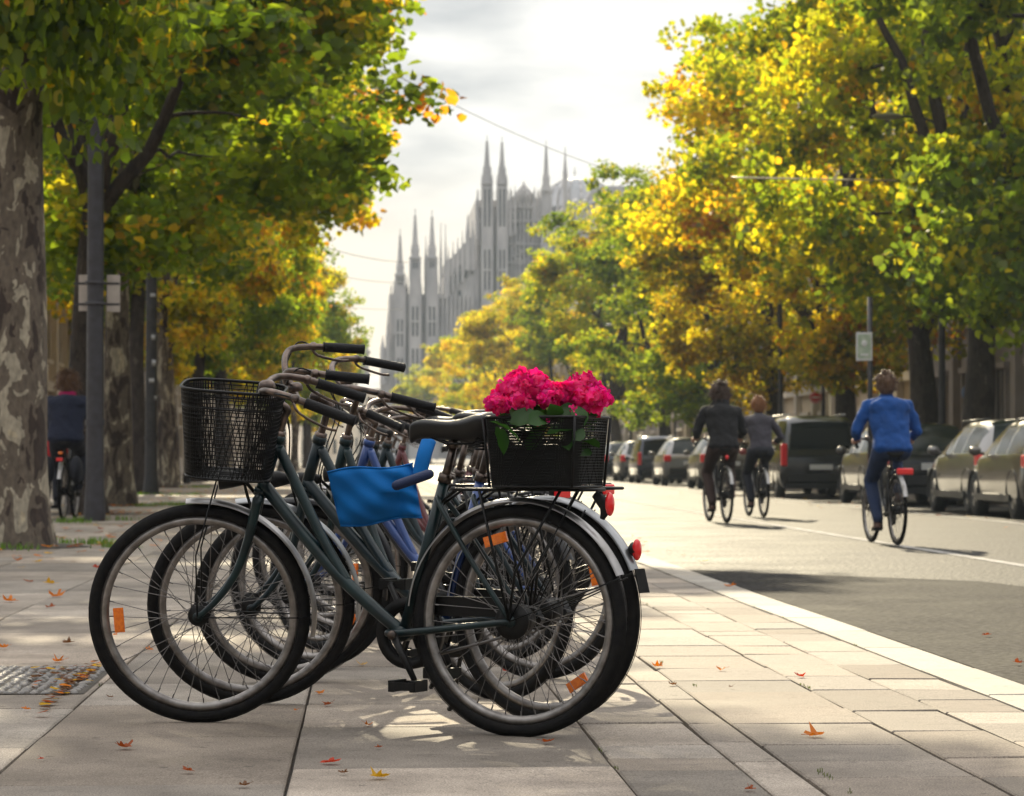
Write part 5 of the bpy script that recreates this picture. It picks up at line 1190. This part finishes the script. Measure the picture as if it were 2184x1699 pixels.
b = MB(); c = loc_on(p, 190, 626, -.02); 
for (u0, u1, v0, v1, dy) in [(168, 196, 587, 664, .16), (228, 256, 587, 666, .16)]:
    a = loc_on(p, u0, v0, dy); e = loc_on(p, u1, v1, dy); b = MB(); b.box(((a.x+e.x)/2, dy, (a.z+e.z)/2), (abs(e.x-a.x), .012, abs(a.z-e.z))); b.build('plate', 'signback', p, bevel=.004)
b = MB(); zc = loc_on(p, 200, 626).z; b.lathe([(.135, zc+.16), (.14, zc+.16), (.14, zc+.12), (.135, zc+.12)], 20); b.lathe([(.135, zc-.16), (.14, zc-.16), (.14, zc-.12), (.135, zc-.12)], 20)
for z_ in (zc+.14, zc-.14): b.box((0, .16, z_), (.62, .02, .03))
b.build('clamp', 'greypole', p)
p = pole(322, 1055, .14, 11, 'blackpole', 'black iron pole dotted with old stickers', flare=1.35)
rgm = random.Random(3)
for (z_, a_, w_, h_) in [(3.0, -1.4, .10, .14), (2.6, -1.9, .12, .10), (3.6, -1.5, .09, .12), (1.8, -1.2, .10, .12), (4.6, -1.7, .13, .09), (2.2, -1.0, .08, .10)]:
    b = MB(); r_ = .134; b.lathe([(r_, z_), (r_+.002, z_), (r_+.002, z_+h_), (r_, z_+h_)], 6, a0=a_, a1=a_+w_/r_, closed=True); b.build('sticker', 'sticker', p)
def globe_lamp(u, v, vt, m, label, two=True):
    p = pole(u, v, .085, AT(u, vt, G(u, v).y).z, m, label, name='street_lamp', cat='street lamp'); h = AT(u, vt, p.location.y).z
    for s_ in ((-1, 1) if two else (0,)):
        b = MB(); b.tube(spline([(0, 0, h-.35), (s_*.25, 0, h-.28), (s_*.38, 0, h-.05)], 4), .03, 7); b.build('arm', m, p)
        b = MB(); b.lathe([(.04, h-.05), (.15, h+.0), (.21, h+.12), (.20, h+.24)], 16, c=(s_*.38, 0, 0)); g_ = b.build('lamp_shade', 'globe', p); b = MB(); b.lathe([(.24, h+.24), (.22, h+.28), (.08, h+.36), (0, h+.40)], 16, c=(s_*.38, 0, 0)); b.build('lamp_cap', m, g_)
    return p
globe_lamp(398, 1032, 545, 'blackpole', 'double headed black street lamp in front of the plane canopy')
globe_lamp(466, 1012, 690, 'blackpole', 'smaller far black street lamp past the double headed one')
def sign_post(u, v, usign, vsign, r, kind, label, h=None):
    A = G(u, v); root = empty('road_sign', (A.x, A.y, 0), 0, label, 'sign'); zs = AT(usign, vsign, A.y).z; x = AT(usign, vsign, A.y).x-A.x
    b = MB(); b.tube([(0, .05, 0), (0, .05, max(zs+.5, h or 0))], .04, 10); b.build('post', 'greypole', root)
    b = MB(); m1 = 'signred' if kind == 'red' else 'signblue'; b.lathe([(0, -.012), (r, -.012), (r, .012), (0, .012)], 28, axis='Y', c=(x, 0, zs)); o = b.build('sign_face', m1, root)
    b = MB(); 
    if kind == 'red': b.lathe([(r*.78, -.020), (r*.86, -.020), (r*.86, -.013), (r*.78, -.013)], 28, axis='Y', c=(x, 0, zs), closed=True); b.box((x, -.018, zs), (r*1.15, .012, r*.26))
    else: b.box((x, -.018, zs), (r*.25, .012, r*.9)); b.box((x, -.020, zs-r*.5), (r*.9, .012, r*.1))
    b.build('symbol', 'signwhite', o); return root
sign_post(1757, 1042, 1740, 848, .17, 'red', 'round red sign with white bar on a post above the dark van', 6.2)
sign_post(1440, 1024, 1433, 867, .22, 'red', 'round red sign with white bar above the far parked cars', 6)
sign_post(2068, 1056, 2068, 838, .19, 'blue', 'round faded blue sign before the stone building')
# tall slim lamp masts between the right-hand trees
for (u, v, h_, lab) in [(1665, 1043, 6.0, 'slim grey lamp mast between the cyclist in charcoal and the van'), (1756, 1030, 7.0, 'slim grey lamp mast behind the red sign'), (2010, 1066, 7.5, 'slim grey lamp mast left of the blue sign'), (1345, 1010, 8.0, 'far slim lamp mast behind the flower box')]:
    p = pole(u, v, .075, h_, 'greypole', lab, name='lamp_post', cat='lamp post')
    b = MB(); b.tube(spline([(0, 0, h_-.1), (-.2, 0, h_+.25), (-.9, 0, h_+.35)], 4), .03, 7); b.build('arm', 'greypole', p); b = MB(); b.ball((-1.1, 0, h_+.34), (.34, .12, .07), 8); b.build('lamp_head', 'globe', p)
# bracket lamp reaching over the street at (1360, 692)
# hanging poster on a mast
A = G(1858, 1084); root = empty('hanging_poster', (A.x, A.y, 0), 0, 'small pale green poster board with a white picture hung high on a mast', 'poster')
a = AT(1826, 709, A.y)-A; e = AT(1860, 770, A.y)-A; b = MB(); b.tube([(0, .06, 0), (0, .06, a.z+.6)], .045, 10); b.build('mast', 'greypole', root)
M['postergreen'] = mat('poster_green', (.36, .46, .34), .6, col2=(.55, .62, .50), scale=9)
b = MB(); b.box(((a.x+e.x)/2, 0, (a.z+e.z)/2), (abs(e.x-a.x), .03, abs(a.z-e.z))); o = b.build('board', 'signwhite', root); b = MB(); b.box(((a.x+e.x)/2, -.018, (a.z+e.z)/2), (abs(e.x-a.x)*.82, .008, abs(a.z-e.z)*.84)); b.build('print', 'postergreen', o)
b = MB(); b.ball(((a.x+e.x)/2, -.02, (a.z+e.z)/2+.05), (abs(e.x-a.x)*.2, .012, abs(a.z-e.z)*.12), 8); b.box(((a.x+e.x)/2, -.022, (a.z+e.z)/2-.14), (abs(e.x-a.x)*.5, .010, abs(a.z-e.z)*.08)); b.build('picture', 'signwhite', o)
# white notice on the trunk side / green post
A = G(1716, 1036); root = empty('waste_bin', (A.x+.4, A.y, 0), 0, 'green bin post beside a trunk behind the grey hatchback', 'bin'); 
M['greenpaint'] = mat('green_paint', (.02, .12, .06), .5); b = MB(); b.lathe([(.10, .0), (.10, .5), (.22, .52), (.24, 1.05), (.26, 1.08), (.20, 1.16), (0, 1.2)], 16); b.build('bin_body', 'greenpaint', root)
# tram wires
M['wire'] = mat('wire', (.05, .05, .05), .6)
def wire(p0, p1, sag, r, label, m='wire'):
    a, b_ = AT(*p0), AT(*p1); pts = [a.lerp(b_, i/16)+Vector((0, 0, -sag*4*(i/16)*(1-i/16))) for i in range(17)]; o = (a+b_)/2
    b = MB(); b.tube([p-o for p in pts], r, 5); w = b.build('overhead_wire', m, None, fix=False); w.location = o; tag(w, label, 'wire'); return w
wire((770, 120, 60), (1420, 395, 100), .35, .009, 'thin sagging wire slanting across the sky above the spires')
wire((700, 530, 95), (870, 560, 110), .1, .012, 'highest short wire left of the cathedral towers')
wire((690, 582, 110), (860, 604, 130), .1, .012, 'middle short wire left of the cathedral towers')
wire((700, 650, 130), (860, 660, 150), .1, .012, 'lowest short wire left of the cathedral towers')
M['brasswire'] = mat('pale_cable', (.62, .52, .40), .4, .3)
wire((1560, 379, 54), (2070, 385, 54), .02, .020, 'pale taut cable shining in front of the golden trees', 'brasswire')
# tree pits ---------------------------------------------------------------
for k, (u, d_) in enumerate([(26, 27.3), (188, 43), (252, 51), (300, 71), (356, 82)]): disc('soil_patch', (atx(u, d_), d_), .72, .006, 'joint', k, 'structure')
# leaves on the ground ---------------------------------------------------------
LC = {'orange': (.52, .15, .012), 'rust': (.26, .055, .012), 'yellow': (.52, .30, .02), 'brown': (.14, .06, .025), 'red': (.42, .035, .012)}
def fallen(rg, s):
    """a dry curled plane leaf: lobed outline, cupped"""
    b = MB(); n = 15; pts = []
    for i in range(n):
        a = 2*math.pi*i/n; lobe = (1.0, .52, .80)[i % 3] if n % 3 == 0 else 1; r_ = s*.5*lobe*rg.uniform(.75, 1.1); pts.append((r_*math.cos(a), r_*math.sin(a)))
    cu = rg.uniform(.35, 1.1); ax = rg.uniform(0, math.pi); vs = [(0, 0, .004)]
    for rr in (.5, 1.0):
        for (x, y) in pts:
            w = (x*math.cos(ax)+y*math.sin(ax))*rr/(s*.5); vs.append((x*rr*(1-.25*cu*abs(w)), y*rr, .004+s*.42*cu*w*w+rg.uniform(0, .06)*s*rr))
    fs = [(0, 1+i, 1+(i+1) % n) for i in range(n)]+[(1+i, 1+n+i, 1+n+(i+1) % n, 1+(i+1) % n) for i in range(n)]
    b.add(vs, fs, True); b.tube([(0, 0, .006), (-s*.35, s*.05, .010), (-s*.62, s*.12, .014)], s*.012, 4); return b
for c_, v_ in LC.items(): M['lf_'+c_] = leaf_mat('leaf_'+c_, .35, k=1.4, tcol=(1, .9, .6)); n_ = M['lf_'+c_].node_tree.nodes; \
    [x for x in n_ if x.type == 'BSDF_DIFFUSE'][0].inputs['Color'].default_value = (*v_, 1)
for c_, v_ in LC.items():
    T_ = M['lf_'+c_].node_tree
    for l_ in [l for l in T_.links if l.from_node.type == 'ATTRIBUTE']: T_.links.remove(l_)
    for x in T_.nodes:
        if x.type == 'BSDF_DIFFUSE': x.inputs['Color'].default_value = (*v_, 1)
        if x.type == 'GAMMA': x.inputs['Color'].default_value = (*v_, 1)
rg = random.Random(17)
spots = [(265, 1600, 'rust', .052, 'curled rust leaf on the slab below the front wheel'), (400, 1650, 'rust', .036, 'small rust leaf on the lowest slab row'), (520, 1682, 'brown', .036, 'dark brown leaf at the bottom edge near the middle joint'),
 (706, 1632, 'red', .050, 'dark red leaf just beside the middle joint'), (733, 1655, 'brown', .028, 'tiny brown leaf beside the dark red one'), (806, 1664, 'yellow', .050, 'torn yellow brown leaf at the bottom between the wheels'), (808, 1600, 'rust', .022, 'tiny rust leaf in the bicycle shadow'),
 (1168, 1588, 'rust', .040, 'small rust leaf in the shadow of the rear wheel'), (700, 1508, 'rust', .040, 'rust leaf just under the crank'), (683, 1482, 'orange', .036, 'orange leaf on the joint between both wheels'), (785, 1552, 'orange', .030, 'small orange leaf under the pedal'),
 (1403, 1426, 'orange', .052, 'orange leaf on the slab beside the rear wheel'), (1538, 1433, 'orange', .042, 'orange leaf next to the long slanted joint'), (1706, 1447, 'red', .045, 'red leaf sitting on the long slanted joint'), (1432, 1465, 'brown', .032, 'small brown leaf nearest the rear tyre'),
 (1738, 1574, 'orange', .060, 'largest orange leaf on the sunlit slab'), (1556, 1253, 'orange', .05, 'orange leaf on the asphalt close to the kerb strip'), (2104, 1358, 'rust', .04, 'rust leaf far out on the asphalt'), (2170, 1418, 'rust', .04, 'rust leaf on the asphalt at the frame edge'),
 (18, 1285, 'orange', .055, 'orange leaf on the bare slabs left of the wheel'), (122, 1275, 'orange', .055, 'curled orange leaf pointing toward the wheel'), (108, 1298, 'rust', .035, 'little rust leaf below the curled orange one'), (60, 1243, 'rust', .05, 'thin rust leaf far from the wheel'), (105, 1247, 'yellow', .05, 'yellow leaf with brown edge on the slabs'),
 (8, 1385, 'orange', .05, 'orange leaf at the left frame edge'), (145, 1375, 'brown', .055, 'dark rolled leaf lying crosswise on the slab'), (125, 1415, 'orange', .055, 'orange leaf just above the cobble patch'), (35, 1197, 'orange', .05, 'orange leaf near the tree pit edge'), (82, 1200, 'yellow', .04, 'yellow leaf near the tree pit edge'),
 (55, 1518, 'orange', .030, 'tiny orange leaf on the sunlit corner slab'), (235, 1492, 'brown', .028, 'tiny brown leaf beside the front tyre'), (245, 1358, 'orange', .03, 'tiny orange leaf seen through the front spokes'), (318, 1390, 'orange', .040, 'flat orange leaf seen low through the front spokes'), (630, 1520, 'orange', .02, 'minute orange speck leaf on the middle joint'),
 (205, 1213, 'red', .045, 'red leaf between tree pit and front wheel'), (215, 1130, 'rust', .05, 'rust leaf by the foot of the grey pole'), (232, 1145, 'orange', .045, 'orange leaf by the foot of the grey pole'), (88, 1625, 'red', .016, 'minute red fleck leaf near the slanted left joint'), (770, 1422, 'yellow', .05, 'yellow curled leaf beside the kickstand'), (1080, 1436, 'red', .04, 'red leaf seen through the rear spokes'), (1600, 1690, 'rust', .03, 'small rust leaf at the bottom right slabs'), (1560, 1470, 'brown', .02, 'minute brown fleck on the lit slab')]
for (u, v, c_, s_, lab) in spots:
    A = G(u, v); o = fallen(rg, s_*1.25 if v > 1300 else s_*2.0).build('fallen_leaf', M['lf_'+c_], None); o.location = (A.x, A.y, .004); o.rotation_euler = (rg.uniform(-.2, .2), rg.uniform(-.2, .2), rg.uniform(0, 6)); tag(o, lab, 'leaf', 'fallen leaves on the pavement')
# far litter, too many to count
def litter(name, centers, size, pal, seed, zj=.01):
    rg_ = np.random.default_rng(seed); n = len(centers); C = np.array(centers); cs = np.array([LC[k] for k in pal])[rg_.integers(0, len(pal), n)]*rg_.uniform(.6, 1.2, (n, 1))
    P = [(-.5, 0, .05), (-.2, -.45, .2), (.2, -.4, .12), (.5, 0, .15), (.2, .4, .25), (-.2, .45, .1)]; q = rg_.uniform(0, 6.28, n); tl = rg_.uniform(-.5, .5, n); s = size*rg_.uniform(.5, 1.3, n); V = []
    for (u, v, w) in P:
        x = u*np.cos(q)-v*np.sin(q); y = u*np.sin(q)+v*np.cos(q); z = w*.8+.35*np.abs(tl)+x*tl*.7
        V.append(C+np.stack([x*s, y*s, z*s*.6+.003], 1))
    V = np.stack(V, 1).reshape(-1, 3); base = (np.arange(n)*6)[:, None]; Fq = np.concatenate([base+np.array([[0, 1, 2, 3]]), base+np.array([[0, 3, 4, 5]])], 1).reshape(-1)
    o = bpy.data.objects.new(name, np_mesh(name, V, Fq, np.repeat(cs, 6, 0), 'fleaf')); COL.objects.link(o); o['kind'] = 'stuff'; return o
rn = np.random.default_rng(8); pts = []
for (u, d_) in [(26, 27.3), (188, 43), (252, 51), (300, 71), (356, 82)]:
    x = atx(u, d_)
    for k in range(70): a = rn.uniform(0, 6.28); r_ = abs(rn.normal(.65, .35)); pts.append((x+r_*math.cos(a), d_+1.6*r_*math.sin(a), .01))
for k in range(420): y = rn.uniform(19, 90); pts.append((rn.normal(-3.3, 1.0), y, .004))
for k in range(90): y = rn.uniform(22, 60); pts.append((rn.uniform(2.0, 2.9), y, .006))
for k in range(60): pts.append((rn.uniform(7.6, 9.5), rn.uniform(26, 70), .002))
litter('leaf_litter', pts, .10, ['orange', 'rust', 'yellow', 'brown', 'orange'], 5)
# leaves gathered in the joint beside the cobble patch
pts = []
for k in range(70):
    t = rn.random(); A = G(215-135*t+rn.normal(0, 6), 1418+105*t+rn.normal(0, 3)); pts.append((A.x, A.y, .003+rn.random()*.01))
for k in range(40): A = G(rn.uniform(60, 200), rn.uniform(1428, 1470)); pts.append((A.x, A.y, .008+rn.random()*.01))
litter('leaf_litter', pts, .040, ['orange', 'rust', 'brown', 'yellow', 'brown'], 6)
# cobble patch with dark grout
M['cobble'] = mat('cobble', (.09, .085, .08), .45, col2=(.20, .18, .165), scale=25, bump=.3)
a_, b2_ = G(-60, 1424), G(190, 1482); o = sheet('cobble_bed', a_.x, G(178, 1482).x, b2_.y, a_.y, .0035, 'joint')
b = MB(); yy = b2_.y+.03
while yy < a_.y-.02:
    xx = a_.x
    while xx < G(170, 1470).x: b.ball((xx+rg.uniform(-.008, .008), yy+rg.uniform(-.01, .01), .0), (rg.uniform(.014, .024), rg.uniform(.018, .034), .012), 5); xx += .045
    yy += .06
o = b.build('cobbles', 'cobble', None, fix=False); o['kind'] = 'stuff'
# grass tufts round the tree pits and in the joints
M['grass'] = leaf_mat('grass_blade', .4, k=1.5)
V = []; Fq = []; C3 = []; k_ = 0
def blade(x, y, h, w, col):
    global k_
    a = rn.uniform(0, 6.28); dx, dy = math.cos(a), math.sin(a); l = rn.uniform(.1, .7)*h
    for t, ww in ((0, 1), (.55, .8), (1, .1)):
        for s_ in (-1, 1): V.append((x+dx*l*t*t-dy*w*ww*s_, y+dy*l*t*t+dx*w*ww*s_, h*t*(1-.25*t))); C3.append(col)
    for q in (0, 2): Fq.extend([k_+q, k_+q+1, k_+q+3, k_+q+2])
    k_ += 6
for (u, d_) in [(26, 27.3), (200, 38.1), (252, 51), (322, 66), (356, 82)]:
    x = atx(u, d_)
    for c_ in range(9):
        a = rn.uniform(0, 6.28); r_ = rn.uniform(.5, .85); cx, cy_ = x+r_*math.cos(a)+(.35 if a > 0 else 0), d_+1.4*r_*math.sin(a)
        for q in range(55): blade(cx+rn.normal(0, .10), cy_+rn.normal(0, .14), rn.uniform(.03, .11), .005, np.array((.10, .19, .02))*rn.uniform(.5, 1.5))
for c_ in range(34):
    X_ = [-.2, .68, 1.22, 1.62, -.98, 2.2][rn.integers(0, 6)]; y = rn.uniform(7, 20)
    for q in range(8): blade(X_+rn.normal(0, .004), y+rn.normal(0, .02), rn.uniform(.006, .016), .0012, np.array((.10, .13, .03))*rn.uniform(.5, 1.3))
o = bpy.data.objects.new('grass', np_mesh('grass', np.array(V), np.array(Fq), np.array(C3), 'grass')); COL.objects.link(o); o['kind'] = 'stuff'
HAZE = 0.00027
# ------------------------------------------------------------------ haze
hb = MB(); hb.box((0, 395, 60), (1400, 830, 123)); hz = hb.build('haze', None, fix=False); hz['kind'] = 'stuff'
hm = bpy.data.materials.new('haze'); hm.use_nodes = True; hm.node_tree.nodes.clear()
pv = _n(hm, 'ShaderNodeVolumePrincipled'); pv.inputs['Color'].default_value = (.72, .86, 1.0, 1); pv.inputs['Density'].default_value = HAZE; pv.inputs['Anisotropy'].default_value = .1
ho = _n(hm, 'ShaderNodeOutputMaterial'); hm.node_tree.links.new(pv.outputs[0], ho.inputs['Volume']); hz.data.materials.append(hm)
